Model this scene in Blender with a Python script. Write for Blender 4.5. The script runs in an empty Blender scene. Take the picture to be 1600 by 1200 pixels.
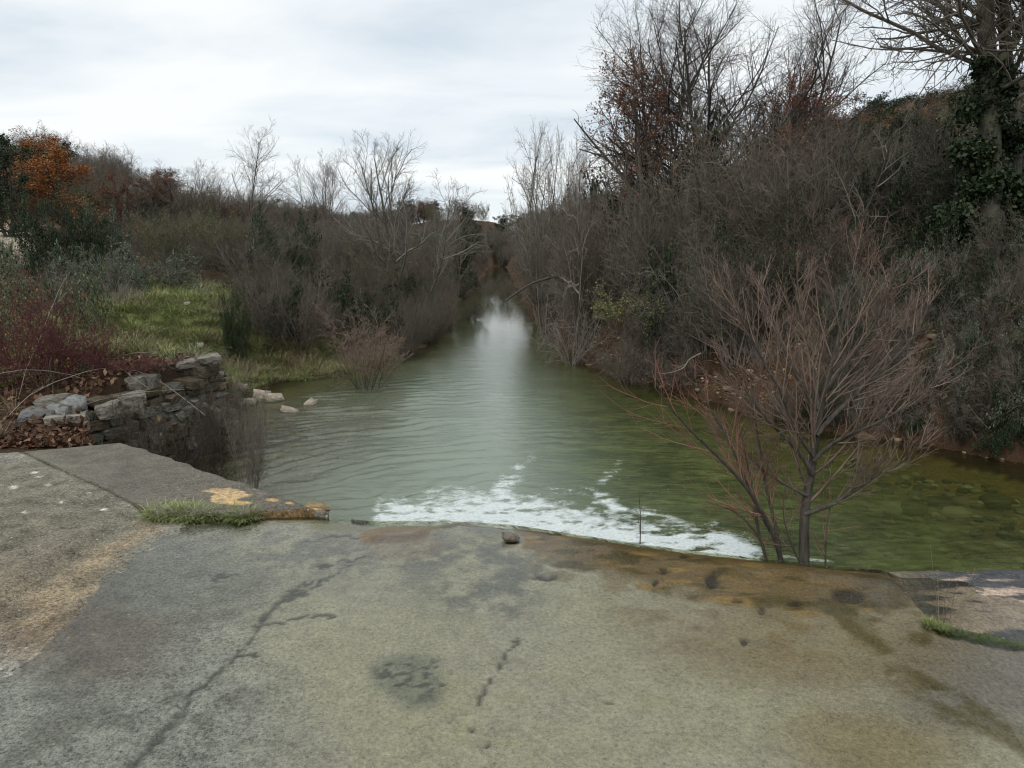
import bpy, math, random
import numpy as np
from mathutils import Vector, Euler

sc = bpy.context.scene
COL = sc.collection
rad = math.radians

# ------------------------------------------------------------------ camera, world, sun, exposure
EYE = 1.6
PITCH = rad(10.2)
FOC = 1109.0                       # focal length in photo pixels (1600 wide)
cam_d = bpy.data.cameras.new('camera')
cam_d.sensor_width = 36.0
cam_d.lens = 36.0 * FOC / 1600.0
cam_d.clip_start = 0.05
cam_d.clip_end = 3000
cam = bpy.data.objects.new('camera', cam_d)
cam.location = (0, 0, EYE)
cam.rotation_euler = (rad(90) - PITCH, 0, 0)
COL.objects.link(cam)
sc.camera = cam

SUN_EL, SUN_AZ = rad(48), rad(205)
world = bpy.data.worlds.new('World')
sc.world = world
world.use_nodes = True
wn, wl = world.node_tree.nodes, world.node_tree.links
wn.clear()
def W(t, **k):
    n = wn.new(t)
    for a, b in k.items(): setattr(n, a, b)
    return n
w_out = W('ShaderNodeOutputWorld')
w_sky = W('ShaderNodeTexSky', sky_type='NISHITA', sun_disc=False, sun_elevation=SUN_EL, sun_rotation=SUN_AZ)
w_bg = W('ShaderNodeBackground'); w_bg.inputs['Strength'].default_value = 0.08
w_cl = W('ShaderNodeBackground'); w_cl.inputs['Strength'].default_value = 1.0
w_mix = W('ShaderNodeMixShader'); w_mix.inputs[0].default_value = 0.88
tc = W('ShaderNodeTexCoord')
sep = W('ShaderNodeSeparateXYZ')
wl.new(tc.outputs['Generated'], sep.inputs[0])
def wm(op, a, b, c=None):
    n = W('ShaderNodeMath', operation=op)
    for i, v in enumerate((a, b, c)):
        if v is None: continue
        if hasattr(v, 'is_linked'): wl.new(v, n.inputs[i])
        else: n.inputs[i].default_value = v
    return n.outputs[0]
zz = wm('ADD', wm('MAXIMUM', sep.outputs['Z'], 0.0), 0.16)
cmb = W('ShaderNodeCombineXYZ')
wl.new(wm('DIVIDE', sep.outputs['X'], zz), cmb.inputs[0])
wl.new(wm('DIVIDE', sep.outputs['Y'], zz), cmb.inputs[1])
mp = W('ShaderNodeMapping'); mp.inputs['Scale'].default_value = (0.62, 1.25, 1); mp.inputs['Rotation'].default_value = (0, 0, rad(-12)); mp.inputs['Location'].default_value = (3.1, 0.4, 0)
wl.new(cmb.outputs[0], mp.inputs['Vector'])
n1 = W('ShaderNodeTexNoise'); n1.inputs['Scale'].default_value = 1.15; n1.inputs['Detail'].default_value = 7; n1.inputs['Roughness'].default_value = 0.52; n1.inputs['Distortion'].default_value = 0.35
wl.new(mp.outputs[0], n1.inputs['Vector'])
rp = W('ShaderNodeValToRGB')
rp.color_ramp.elements[0].position = 0.34; rp.color_ramp.elements[0].color = (0.72, 0.81, 0.89, 1)
rp.color_ramp.elements[1].position = 0.62; rp.color_ramp.elements[1].color = (1.08, 1.10, 1.10, 1)
e = rp.color_ramp.elements.new(0.47); e.color = (0.92, 0.98, 1.02, 1)
wl.new(n1.outputs['Fac'], rp.inputs[0])
wl.new(w_sky.outputs[0], w_bg.inputs[0]); wl.new(rp.outputs[0], w_cl.inputs[0])
wl.new(w_bg.outputs[0], w_mix.inputs[1]); wl.new(w_cl.outputs[0], w_mix.inputs[2])
wl.new(w_mix.outputs[0], w_out.inputs[0])

sun_d = bpy.data.lights.new('sun', 'SUN')
sun_d.energy = 1.5; sun_d.angle = rad(25); sun_d.color = (1, 0.97, 0.92)
sun = bpy.data.objects.new('sun', sun_d)
COL.objects.link(sun)
sun.rotation_euler = Vector((-math.sin(SUN_AZ) * math.cos(SUN_EL), -math.cos(SUN_AZ) * math.cos(SUN_EL), -math.sin(SUN_EL))).to_track_quat('-Z', 'Y').to_euler()

sc.view_settings.view_transform = 'Standard'
sc.view_settings.look = 'None'
sc.view_settings.gamma = 1
sc.view_settings.exposure = 0.0
sc.view_settings.use_curve_mapping = False
sc.render.engine = 'CYCLES'
cy = sc.cycles
cy.max_bounces = 5; cy.diffuse_bounces = 2; cy.glossy_bounces = 2; cy.transmission_bounces = 2; cy.transparent_max_bounces = 12
cy.caustics_reflective = False; cy.caustics_refractive = False
cy.use_adaptive_sampling = True; cy.adaptive_threshold = 0.006
cy.pixel_filter_type = 'BLACKMAN_HARRIS'; cy.filter_width = 1.15

# ------------------------------------------------------------------ pixel <-> place helpers
CP, SP = math.cos(PITCH), math.sin(PITCH)
def ray(px, py):
    a, b = (px - 800) / FOC, (600 - py) / FOC
    return np.array([a, CP + b * SP, -SP + b * CP])
def G(px, py, z=0.0):                       # the point at height z seen at a photo pixel
    r = ray(px, py); t = (z - EYE) / r[2]
    return np.array([r[0] * t, r[1] * t, z])
def At(px, py, y):                          # the point at distance y seen at a photo pixel
    r = ray(px, py); t = y / r[1]
    return np.array([r[0] * t, y, EYE + r[2] * t])
def proj(x, y, z):
    zc = z - EYE
    d = y * CP - zc * SP; u = y * SP + zc * CP
    d = np.maximum(d, 1e-3)
    return 800 + FOC * x / d, 600 - FOC * u / d

# ------------------------------------------------------------------ noise
def _h(ix, iy, s):
    n = (ix.astype(np.int64) * 374761393 + iy.astype(np.int64) * 668265263 + s * 1442695041) & 0xffffffff
    n = ((n ^ (n >> 13)) * 1274126177) & 0xffffffff
    return ((n ^ (n >> 16)) & 0xffffff) / float(0xffffff)
def vnoise(x, y, s=0):
    x = np.asarray(x, float); y = np.asarray(y, float)
    ix, iy = np.floor(x), np.floor(y); fx, fy = x - ix, y - iy
    fx = fx * fx * (3 - 2 * fx); fy = fy * fy * (3 - 2 * fy)
    a, b, c, d = _h(ix, iy, s), _h(ix + 1, iy, s), _h(ix, iy + 1, s), _h(ix + 1, iy + 1, s)
    return (a * (1 - fx) + b * fx) * (1 - fy) + (c * (1 - fx) + d * fx) * fy
def fbm(x, y, s=0, o=4, g=0.5):
    v, a, t = 0, 1.0, 0
    for i in range(o):
        v = v + a * vnoise(x * 2 ** i + 17 * i, y * 2 ** i - 9 * i, s + i); t += a; a *= g
    return v / t
def ss(a, b, x):
    t = np.clip((x - a) / (b - a), 0, 1); return t * t * (3 - 2 * t)
def polydist(x, y, pts):                    # distance to a polyline
    d = np.full(np.shape(x), 1e9)
    for (x0, y0), (x1, y1) in zip(pts[:-1], pts[1:]):
        dx, dy = x1 - x0, y1 - y0
        t = np.clip(((x - x0) * dx + (y - y0) * dy) / (dx * dx + dy * dy + 1e-12), 0, 1)
        d = np.minimum(d, np.hypot(x - x0 - t * dx, y - y0 - t * dy))
    return d
def lin(c):
    c = np.array(c, float) / 255
    return np.where(c <= 0.04045, c / 12.92, ((c + 0.055) / 1.055) ** 2.4)

# ------------------------------------------------------------------ objects
def tag(o, label=None, cat=None, group=None, kind=None):
    if label: o['label'] = label
    if cat: o['category'] = cat
    if group: o['group'] = group
    if kind: o['kind'] = kind
    return o
def mesh_np(name, V, F, mat=None, smooth=False, colors=None, attrs=None):
    V = np.asarray(V, np.float32); F = np.asarray(F, np.int32)
    me = bpy.data.meshes.new(name)
    k = F.shape[1]
    me.vertices.add(len(V)); me.vertices.foreach_set('co', V.ravel())
    me.loops.add(F.size); me.loops.foreach_set('vertex_index', F.ravel())
    me.polygons.add(len(F)); me.polygons.foreach_set('loop_start', np.arange(0, F.size, k, dtype=np.int32))
    if smooth: me.polygons.foreach_set('use_smooth', np.ones(len(F), bool))
    me.update(calc_edges=True)
    if colors is not None:
        a = me.color_attributes.new('Col', 'FLOAT_COLOR', 'POINT')
        c = np.ones((len(V), 4), np.float32); c[:, :3] = colors
        a.data.foreach_set('color', c.ravel())
    for kx, v in (attrs or {}).items():
        a = me.attributes.new(kx, 'FLOAT', 'POINT'); a.data.foreach_set('value', np.asarray(v, np.float32).ravel())
    if mat: me.materials.append(mat)
    return me
def obj(name, me, parent=None, **k):
    o = bpy.data.objects.new(name, me); COL.objects.link(o)
    if parent: o.parent = parent
    return tag(o, **k)
def empty(name, loc=(0, 0, 0), rz=0, scale=(1, 1, 1), **k):
    o = bpy.data.objects.new(name, None); COL.objects.link(o)
    o.location = loc; o.rotation_euler = (0, 0, rz); o.scale = scale; o.empty_display_size = 0.1
    return tag(o, **k)
def gridfaces(nx, ny):                      # vertices indexed j*nx+i
    i, j = np.meshgrid(np.arange(nx - 1), np.arange(ny - 1))
    a = (j * nx + i).ravel()
    return np.stack([a, a + 1, a + nx + 1, a + nx], 1)

# ------------------------------------------------------------------ materials
class M:
    def __init__(s, name):
        s.m = bpy.data.materials.new(name); s.m.use_nodes = True
        s.nt = s.m.node_tree; s.n = s.nt.nodes; s.l = s.nt.links
        s.n.clear(); s.out = s.n.new('ShaderNodeOutputMaterial')
    def node(s, t, ins=None, **k):
        n = s.n.new(t)
        for a, b in k.items(): setattr(n, a, b)
        for a, b in (ins or {}).items():
            if hasattr(b, 'is_linked'): s.l.new(b, n.inputs[a])
            else: n.inputs[a].default_value = b
        return n
    def math(s, op, a, b=0.0, c=0.0, clamp=False):
        n = s.node('ShaderNodeMath', {0: a, 1: b, 2: c}, operation=op); n.use_clamp = clamp
        return n.outputs[0]
    def noise(s, scale, detail=4, rough=0.55, vec=None, dist=0.0):
        n = s.node('ShaderNodeTexNoise', {'Scale': scale, 'Detail': detail, 'Roughness': rough, 'Distortion': dist})
        if vec is not None: s.l.new(vec, n.inputs['Vector'])
        return n.outputs['Fac']
    def pos(s): return s.node('ShaderNodeNewGeometry').outputs['Position']
    def objc(s): return s.node('ShaderNodeTexCoord').outputs['Object']
    def island(s): return s.node('ShaderNodeNewGeometry').outputs['Random Per Island']
    def orand(s): return s.node('ShaderNodeObjectInfo').outputs['Random']
    def map(s, vec, scale=(1, 1, 1), rot=(0, 0, 0)):
        return s.node('ShaderNodeMapping', {'Vector': vec, 'Scale': scale, 'Rotation': rot}).outputs[0]
    def ramp(s, fac, stops, interp='LINEAR'):
        n = s.node('ShaderNodeValToRGB', {0: fac}); r = n.color_ramp; r.interpolation = interp
        while len(r.elements) < len(stops): r.elements.new(0.5)
        for e, (p, c) in zip(r.elements, stops):
            e.position = p; e.color = (c, c, c, 1) if np.isscalar(c) else (*c, 1)
        return n.outputs[0]
    def mix(s, fac, a, b, mode='MIX'):
        n = s.node('ShaderNodeMix', data_type='RGBA', blend_type=mode)
        for i, v in ((0, fac), (6, a), (7, b)):
            if hasattr(v, 'is_linked'): s.l.new(v, n.inputs[i])
            else: n.inputs[i].default_value = v if i == 0 else (*v, 1)
        return n.outputs[2]
    def attr(s, name, col=False):
        n = s.node('ShaderNodeAttribute', attribute_name=name)
        return n.outputs['Color'] if col else n.outputs['Fac']
    def bump(s, h, strength=0.5, dist=0.01, nrm=None):
        ins = {'Height': h, 'Strength': strength, 'Distance': dist}
        if nrm is not None: ins['Normal'] = nrm
        return s.node('ShaderNodeBump', ins).outputs[0]
    def bsdf(s, color, rough=0.8, normal=None, spec=0.3, **k):
        b = s.node('ShaderNodeBsdfPrincipled')
        ins = {'Base Color': color, 'Roughness': rough, 'Specular IOR Level': spec, **k}
        if normal is not None: ins['Normal'] = normal
        for a, v in ins.items():
            if hasattr(v, 'is_linked'): s.l.new(v, b.inputs[a])
            elif a == 'Base Color': b.inputs[a].default_value = (*v, 1)
            else: b.inputs[a].default_value = v
        s.l.new(b.outputs[0], s.out.inputs[0])
        return s.m

def bark_mat(name, c1, c2, scale=14):
    m = M(name)
    f = m.noise(scale, 3, 0.6, m.objc())
    r = m.orand()
    c = m.mix(f, c1, c2)
    v = m.math('MULTIPLY_ADD', r, 0.5, 0.75)
    c = m.mix(1.0, c, m.node('ShaderNodeCombineColor', {0: v, 1: v, 2: v}).outputs[0], 'MULTIPLY')
    isl = m.math('MULTIPLY_ADD', m.island(), 0.7, 0.65)
    c = m.mix(1.0, c, m.node('ShaderNodeCombineColor', {0: isl, 1: isl, 2: isl}).outputs[0], 'MULTIPLY')
    return m.bsdf(c, 0.85, None, 0.2)
def trunk_mat(name, c1, c2, lichen=None):
    m = M(name)
    v = m.map(m.objc(), (9, 9, 2.2))
    f = m.noise(3.5, 6, 0.7, v)
    c = m.mix(m.ramp(f, [(0.35, 0.0), (0.65, 1.0)]), c1, c2)
    if lichen: c = m.mix(m.ramp(m.noise(7, 4, 0.6, m.objc()), [(0.5, 0.0), (0.62, 0.8)]), c, lichen)
    return m.bsdf(c, 0.9, m.bump(f, 0.8, 0.02), 0.15)
def leaf_mat(name, stops, rough=0.55, trans=True):
    m = M(name)
    c = m.ramp(m.island(), stops)
    g = m.math('MULTIPLY_ADD', m.noise(1.3, 2, 0.5, m.pos()), 0.9, 0.55)
    c = m.mix(1.0, c, m.node('ShaderNodeCombineColor', {0: g, 1: g, 2: g}).outputs[0], 'MULTIPLY')
    m.bsdf(c, rough, None, 0.25)
    return m.m

# ------------------------------------------------------------------ plants
def nrm(v): return v / (np.linalg.norm(v, axis=-1, keepdims=True) + 1e-9)
def grow(S, D, L, n, wig, up, rng, curl=0.0):
    B = len(S)
    P = np.zeros((B, n + 1, 3)); DD = np.zeros((B, n + 1, 3))
    P[:, 0] = S; d = nrm(D); DD[:, 0] = d
    side = nrm(rng.normal(size=(B, 3))) * curl
    for i in range(n):
        d = nrm(d + rng.normal(size=(B, 3)) * wig + side + np.array([0, 0, up]))
        P[:, i + 1] = P[:, i] + d * (L / n)[:, None]; DD[:, i + 1] = d
    return P, DD
def spawn(P, D, L, R, m, t0, t1, ang, lr, rr, rng, taper=0.5, jit=0.25, flat=0.0):
    B, n1, _ = P.shape; n = n1 - 1
    t = t0 + (t1 - t0) * (np.arange(m)[None, :] + rng.random((B, m))) / m
    ii = np.minimum((t * n).astype(int), n - 1); f = (t * n - ii)[..., None]
    b = np.arange(B)[:, None]
    S = P[b, ii] * (1 - f) + P[b, ii + 1] * f
    T = D[b, ii + 1]
    rv = rng.normal(size=T.shape); rv[..., 2] *= (1 - flat)
    perp = nrm(rv - (rv * T).sum(-1, keepdims=True) * T)
    a = rad(ang) * (1 + jit * rng.normal(size=(B, m)))[..., None]
    C = T * np.cos(a) + perp * np.sin(a)
    Lc = L[:, None] * lr * (1 - taper * (t - t0) / (t1 - t0 + 1e-6)) * (0.7 + 0.6 * rng.random((B, m)))
    Rc = R[b, ii] * rr
    return S.reshape(-1, 3), C.reshape(-1, 3), Lc.ravel(), Rc.ravel()
def tubes(P, R, k):
    B, n1, _ = P.shape
    T = np.gradient(P, axis=1); T = nrm(T)
    ref = np.zeros((B, 1, 3)); m = np.abs(T[:, :1, 2]) > 0.8
    ref[..., 0] = m; ref[..., 2] = ~m
    U = nrm(np.cross(T, np.broadcast_to(ref, T.shape))); Wv = np.cross(T, U)
    a = np.arange(k) * 2 * math.pi / k
    V = P[:, :, None] + R[:, :, None, None] * (U[:, :, None] * np.cos(a)[:, None] + Wv[:, :, None] * np.sin(a)[:, None])
    V = V.reshape(-1, 3)
    base = (np.arange(B)[:, None, None] * n1 + np.arange(n1 - 1)[None, :, None]) * k
    j = np.arange(k)[None, None]; j2 = (j + 1) % k
    F = np.stack([base + j, base + j2, base + k + j2, base + k + j], -1).reshape(-1, 4)
    return V, F
def merge(parts):
    Vs, Fs, o = [], [], 0
    for V, F in parts:
        Vs.append(V); Fs.append(F + o); o += len(V)
    return np.concatenate(Vs), np.concatenate(Fs)
def leafquads(C, size, rng, up=0.4, aspect=0.5, droop=0.0, dirs=None):
    n = len(C)
    A = nrm(rng.normal(size=(n, 3)) + (dirs if dirs is not None else 0) * 0.8 - np.array([0, 0, droop]))
    N = nrm(rng.normal(size=(n, 3)) + np.array([0, 0, up * 3]))
    Bv = nrm(np.cross(N, A))
    s = (size * (0.6 + 0.8 * rng.random(n)))[:, None]
    n2 = nrm(np.cross(A, Bv))
    V = np.stack([C, C + A * s * .5 + Bv * s * aspect * .5 + n2 * s * .08, C + A * s, C + A * s * .5 - Bv * s * aspect * .5 + n2 * s * .08], 1).reshape(-1, 3)
    F = np.arange(4 * n).reshape(n, 4)
    return V, F
def plant(seed, trunk, levels, leaves=None, base=None):
    """trunk: (S, D, L, R0, n, k, wig, up, tipr) arrays; levels: list of dicts. Returns dict(trunk, wood, leaves) of (V,F)."""
    rng = np.random.default_rng(seed)
    if isinstance(trunk, dict):
        S, D, L, R0 = trunk['S'], trunk['D'], trunk['L'], trunk['R']
        P, DD = grow(S, D, L, trunk['n'], trunk['wig'], trunk['up'], rng)
        R = R0[:, None] * np.linspace(1, trunk.get('tip', .35), trunk['n'] + 1)[None]
        R[:, 0] *= trunk.get('flare', 1.25)
        kk = trunk['k']
    else:
        P, R, kk = trunk; DD = np.gradient(P, axis=1); DD = nrm(DD)
        L = np.linalg.norm(np.diff(P, axis=1), axis=-1).sum(1)
    out = {'trunk': tubes(P, R, kk)}
    wood, tips = [], []
    cur = (P, DD, L, R)
    for li, lv in enumerate(levels):
        P, DD, L, R = cur
        S, C, Lc, Rc = spawn(P, DD, L, R, lv['m'], lv.get('t0', .3), lv.get('t1', 1), lv['ang'], lv['lr'], lv.get('rr', .6), rng, lv.get('taper', .5), lv.get('jit', .25), lv.get('flat', 0))
        Rc = np.clip(Rc, lv.get('rmin', .002), lv.get('rmax', 9))
        if 'keep' in lv:
            kp = rng.random(len(S)) < lv['keep']; S, C, Lc, Rc = S[kp], C[kp], Lc[kp], Rc[kp]
        n = lv.get('n', 3)
        P, DD = grow(S, C, Lc, n, lv.get('wig', .12), lv.get('up', .05), rng, lv.get('curl', 0))
        R = Rc[:, None] * np.linspace(1, lv.get('tip', .45), n + 1)[None]
        wood.append(tubes(P, R, lv.get('k', 3)))
        cur = (P, DD, Lc, R)
        if leaves and li >= leaves.get('from', len(levels) - 1):
            m = leaves['m']; B, n1, _ = P.shape
            t = rng.random((B, m)) * n; ii = np.minimum(t.astype(int), n - 1); f = (t - ii)[..., None]; b = np.arange(B)[:, None]
            Q = (P[b, ii] * (1 - f) + P[b, ii + 1] * f).reshape(-1, 3)
            q = DD[b, ii].reshape(-1, 3)
            if 'keep' in leaves:
                nz = fbm(Q[:, 0] * leaves.get('cl', 1.5) + Q[:, 1], Q[:, 2] * leaves.get('cl', 1.5) - Q[:, 1], seed, 2)
                kp = rng.random(len(Q)) < leaves['keep'] * np.clip((nz - .25) * 3, 0, 1.3)
                if 'hmax' in leaves: kp &= Q[:, 2] < leaves['hmax'] * (0.8 + .4 * rng.random(len(Q)))
                Q, q = Q[kp], q[kp]
            tips.append((Q + rng.normal(size=Q.shape) * leaves.get('spread', 0), q))
    if wood: out['branches'] = merge(wood)
    if tips:
        Q = np.concatenate([a for a, _ in tips]); q = np.concatenate([b for _, b in tips])
        out['leaves'] = leafquads(Q, leaves['size'], rng, leaves.get('up', .3), leaves.get('aspect', .55), leaves.get('droop', 0), q)
    return out
def stems(n, rng, r, spread, L, R, jl=.3):
    a = rng.random(n) * 2 * math.pi; q = np.sqrt(rng.random(n)) * r
    S = np.stack([np.cos(a) * q, np.sin(a) * q, np.full(n, -.15)], 1)
    a2 = a + rng.normal(size=n) * .5
    t = rad(spread) * np.sqrt(rng.random(n))
    D = np.stack([np.cos(a2) * np.sin(t), np.sin(a2) * np.sin(t), np.cos(t)], 1)
    return S, D, L * (1 - jl + 2 * jl * rng.random(n)), R * (.6 + .6 * rng.random(n))
NTRI = [0]
def proto(name, parts, mats, norm=None):
    d = {}
    V = np.concatenate([p[0] for p in parts.values()])
    z = np.percentile(V[:, 2], 99.7); w = np.percentile(np.hypot(V[:, 0], V[:, 1]), 97)
    d['_h'], d['_w'] = z, w
    for k, (V, F) in parts.items():
        d[k] = mesh_np(name + '_' + k, V, F, mats[k], smooth=(k == 'trunk')); NTRI[0] += 2 * len(F)
    return d
def put(name, label, cat, pr, x, y, h, rz=0, w=None, group=None, mats=None, z=None, tilt=(0, 0), top='trunk'):
    """place a plant of height h (top above its ground) and crown radius w"""
    s = h / pr['_h']; sw = s if w is None else w / pr['_w']
    z = float(H(x, y)) if z is None else z
    t = empty(name, (x, y, z), rz, (sw, sw, s), label=label, cat=cat, group=group)
    t.rotation_euler = (tilt[0], tilt[1], rz)
    for k in ('trunk', 'branches', 'leaves'):
        if k in pr:
            o = obj({'trunk': top}.get(k, k), pr[k], t)
            if mats and k in mats:
                o.material_slots[0].link = 'OBJECT'; o.material_slots[0].material = mats[k]
    return t
def putpx(name, label, cat, pr, px, y, top_py, rz=0, wpx=None, **k):
    """same, aimed by where its top and its crown's half width stand at distance y"""
    tp = At(px, top_py, y)
    z = float(H(tp[0], y)) if k.get('z') is None else k['z']
    w = None if wpx is None else wpx / FOC * (y * CP)
    return put(name, label, cat, pr, tp[0], y, tp[2] - z, rz, w, **k)

KIND = {}
def scatter(name, protos, pts, rots, scl, idx, label, cat, mats=None):
    """one 'stuff' object: geometry nodes set plants on points"""
    c = bpy.data.collections.new(name + '_kinds')
    for i, pr in enumerate(protos):
        if id(pr) in KIND:
            c.objects.link(bpy.data.objects.new('%02d_kind' % i, KIND[id(pr)])); continue
        # join the prototype's meshes into one object
        Vs, Fs, mi, ms, o = [], [], [], [], 0
        for k in ('trunk', 'branches', 'leaves'):
            if k in pr:
                me = pr[k]; n = len(me.vertices); V = np.empty(n * 3, np.float32); me.vertices.foreach_get('co', V)
                F = np.empty(len(me.loops), np.int32); me.loops.foreach_get('vertex_index', F)
                Vs.append(V.reshape(-1, 3)); Fs.append(F.reshape(-1, 4) + o); o += n
                mi.append(np.full(len(F) // 4, len(ms), np.int32)); ms.append(me.materials[0])
        me = mesh_np('%s_kind' % name, np.concatenate(Vs), np.concatenate(Fs))
        for m in ms: me.materials.append(m)
        me.polygons.foreach_set('material_index', np.concatenate(mi)); me.update()
        KIND[id(pr)] = me; ob = bpy.data.objects.new('%02d_kind' % i, me); c.objects.link(ob)
    me = bpy.data.meshes.new(name); n = len(pts)
    me.vertices.add(n); me.vertices.foreach_set('co', np.asarray(pts, np.float32).ravel())
    for nm, ty, v, f in (('rot', 'FLOAT_VECTOR', rots, 'vector'), ('scl', 'FLOAT_VECTOR', scl, 'vector'), ('idx', 'INT', idx, 'value')):
        a = me.attributes.new(nm, ty, 'POINT'); a.data.foreach_set(f, np.asarray(v, np.int32 if ty == 'INT' else np.float32).ravel())
    ob = obj(name, me, label=label, cat=cat, kind='stuff')
    g = bpy.data.node_groups.new(name, 'GeometryNodeTree')
    g.interface.new_socket('Geometry', in_out='INPUT', socket_type='NodeSocketGeometry')
    g.interface.new_socket('Geometry', in_out='OUTPUT', socket_type='NodeSocketGeometry')
    N = g.nodes.new; gi, go = N('NodeGroupInput'), N('NodeGroupOutput')
    ci = N('GeometryNodeCollectionInfo'); ci.inputs[0].default_value = c
    ci.inputs['Separate Children'].default_value = True; ci.inputs['Reset Children'].default_value = True
    ip = N('GeometryNodeInstanceOnPoints'); ip.inputs['Pick Instance'].default_value = True
    L = g.links.new
    def na(nm, ty):
        q = N('GeometryNodeInputNamedAttribute'); q.data_type = ty; q.inputs['Name'].default_value = nm
        return next(s for s in q.outputs if s.enabled and s.name == 'Attribute')
    L(gi.outputs[0], ip.inputs['Points']); L(ci.outputs[0], ip.inputs['Instance'])
    L(na('idx', 'INT'), ip.inputs['Instance Index']); L(na('rot', 'FLOAT_VECTOR'), ip.inputs['Rotation']); L(na('scl', 'FLOAT_VECTOR'), ip.inputs['Scale'])
    L(ip.outputs[0], go.inputs[0])
    md = ob.modifiers.new('scatter', 'NODES'); md.node_group = g
    return ob

# ------------------------------------------------------------------ the land
WZ = -0.6                                    # river level
_ly = [-40, -4, 3.5, 5.8, 6.6, 8.1, 8.6, 9.6, 11, 12.2, 13.5, 15.4, 17.7, 25, 31, 40, 60, 100, 150, 175, 400]
_lx = [-9, -7, -3.9, -3.45, -3.95, -3.45, -3.6, -4.0, -4.4, -4.2, -3.3, -2.5, -2.1, -2.6, -2.9, -2.6, -2.8, -3.6, -4.6, 0, 0]
_ry = [-40, -4, 4, 6, 7.3, 8.3, 8.6, 10.1, 12.2, 15.4, 20.6, 31, 40, 60, 100, 150, 175, 400]
_rx = [8, 7.5, 8, 6.6, 5.6, 4.8, 4.2, 3.4, 2.4, 1.5, .95, .65, .6, .4, -.2, -1.2, .1, .1]
def xL(y): return np.interp(y, _ly, _lx)
def xR(y): return np.interp(y, _ry, _rx)
def H(x, y):
    x = np.asarray(x, float); y = np.asarray(y, float)
    jag = (fbm(x * 1.1, y * 1.1, 3, 3) - .5) * .7
    sL = xL(y) - x + jag * ss(8.6, 9.5, y); sR = x - xR(y) + jag * 1.2
    topL = 0.02 + .40 * ss(5.75, 7.3, y) + .036 * np.clip(y - 8, 0, 30)
    topL = topL + .085 * np.clip(sL - 3.5, 0, 22) * ss(5.5, 9, y)
    wall = ss(9.2, 8.3, y)
    wid = 2.4 - 2.25 * wall
    hL = WZ + (topL - WZ) * ss(0, 1, sL / wid * (1 - .35 * (1 - wall)))
    up = (sR > 0)
    topR = 1.0 + .015 * np.clip(y - 10, 0, 40) + .10 * np.clip(sR - 1.8, 0, 12)
    hR = WZ + (topR - WZ) * ss(-.35, 1.75, sR + .9 * (fbm(x * 2.0, y * 2.0, 8, 4) - .5) * ss(-.3,.4,sR))
    hR = np.where(y < 2, WZ + (0.6 - WZ) * ss(-.1, 1.5, sR), hR)
    dep = np.maximum(sL, sR)                 # negative in the river
    bed = WZ - np.clip(-dep * (.26 - .13 * ss(1.8, 3, x) * ss(10, 8, y)), 0, .75) - .05 * (fbm(x * 3, y * 3, 5, 3) - .5)
    bed = np.where(y < 4.6, -1.3, bed)
    h = np.where(sL > 0, hL, np.where(sR > 0, hR, bed))
    land = np.maximum(ss(.3, 2, sL), ss(.8, 2.5, sR))
    h = h + land * .28 * (fbm(x * .7, y * .7, 11, 4) - .5) * ss(5, 9, y)
    far = ss(30, 90, np.hypot(x, y))
    h = h + far * .8 * land
    h = h + land * 12.5 * np.exp(-(((x - 60) ** 2 + (y - 88) ** 2) / 1700.))
    h = h + land * 7 * np.exp(-(((x + 8) / 26) ** 2 + ((y - 215) / 30) ** 2)) + 4.5 * np.exp(-(((x + 60) / 70) ** 2 + ((y - 230) / 30) ** 2))
    h = h + 4 * ss(200, 330, y)
    h = h + 4.5 * np.exp(-(((x + 38) / 14) ** 2 + ((y - 50) / 16) ** 2))
    return h

def axis(parts):
    o = []
    for a, b, s in parts: o += list(np.arange(a, b, s))
    return np.array(o + [parts[-1][1]])
gx = axis([(-420, -60, 24), (-60, -20, 2), (-20, -7, .3), (-7, 8.5, .09), (8.5, 20, .35), (20, 70, 2), (70, 420, 24)])
gy = axis([(-60, -6, 6), (-6, 5, .6), (5, 16, .09), (16, 34, .25), (34, 80, 1.6), (80, 460, 10)])
X, Y = np.meshgrid(gx, gy); Z = H(X, Y)
sLg, sRg = xL(Y) - X, X - xR(Y)
grass = lin((132, 140, 84)); litter = lin((74, 60, 46)); earth = lin((80, 62, 47)); gravel = lin((126, 108, 70)); bedc = lin((150, 138, 88)); path = lin((190, 180, 160))
nz = fbm(X * .9, Y * .9, 21, 4)[..., None]; nf = fbm(X * 5, Y * 5, 22, 3)[..., None]
C = litter * (0.7 + .6 * nf)
gm = ss(.9, 2.0, sLg) * ss(8.2, 9.5, Y) * ss(17.5, 15, Y) * ss(7.2, 5.4, -X - .15 * (Y - 10))
gm = (gm * (0.55 + .9 * nz[..., 0])).clip(0, 1)
C = C * (1 - gm[..., None]) + grass * (0.75 + .5 * nf) * gm[..., None]
er = (ss(-.2, .1, sRg) * ss(2.2, 1.3, sRg) * ss(17, 12, Y))[..., None]
C = C * (1 - er) + (earth * (.55 + .9 * nf)) * er
uw = (Z < WZ - .07)[..., None] & ((sLg < .1) & (sRg < .1) & (Y < 45))[..., None]
C = np.where(uw, (bedc * (1 - nz) + gravel * nz) * (.55 + .8 * nf), C)
pw = (ss(.64, .68, -X / np.maximum(Y, 1)) * ss(17, 19, Y) * ss(34, 30, Y))[..., None]
C = C * (1 - pw) + path * pw
m = M('ground')
c = m.attr('Col', True)
f = m.noise(28, 5, .7, m.pos())
v = m.math('MULTIPLY_ADD', f, 1.5, .25)
c = m.mix(1.0, c, m.node('ShaderNodeCombineColor', {0: v, 1: v, 2: v}).outputs[0], 'MULTIPLY')
groundm = m.bsdf(c, .95, m.bump(f, .9, .05), .1)
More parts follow.
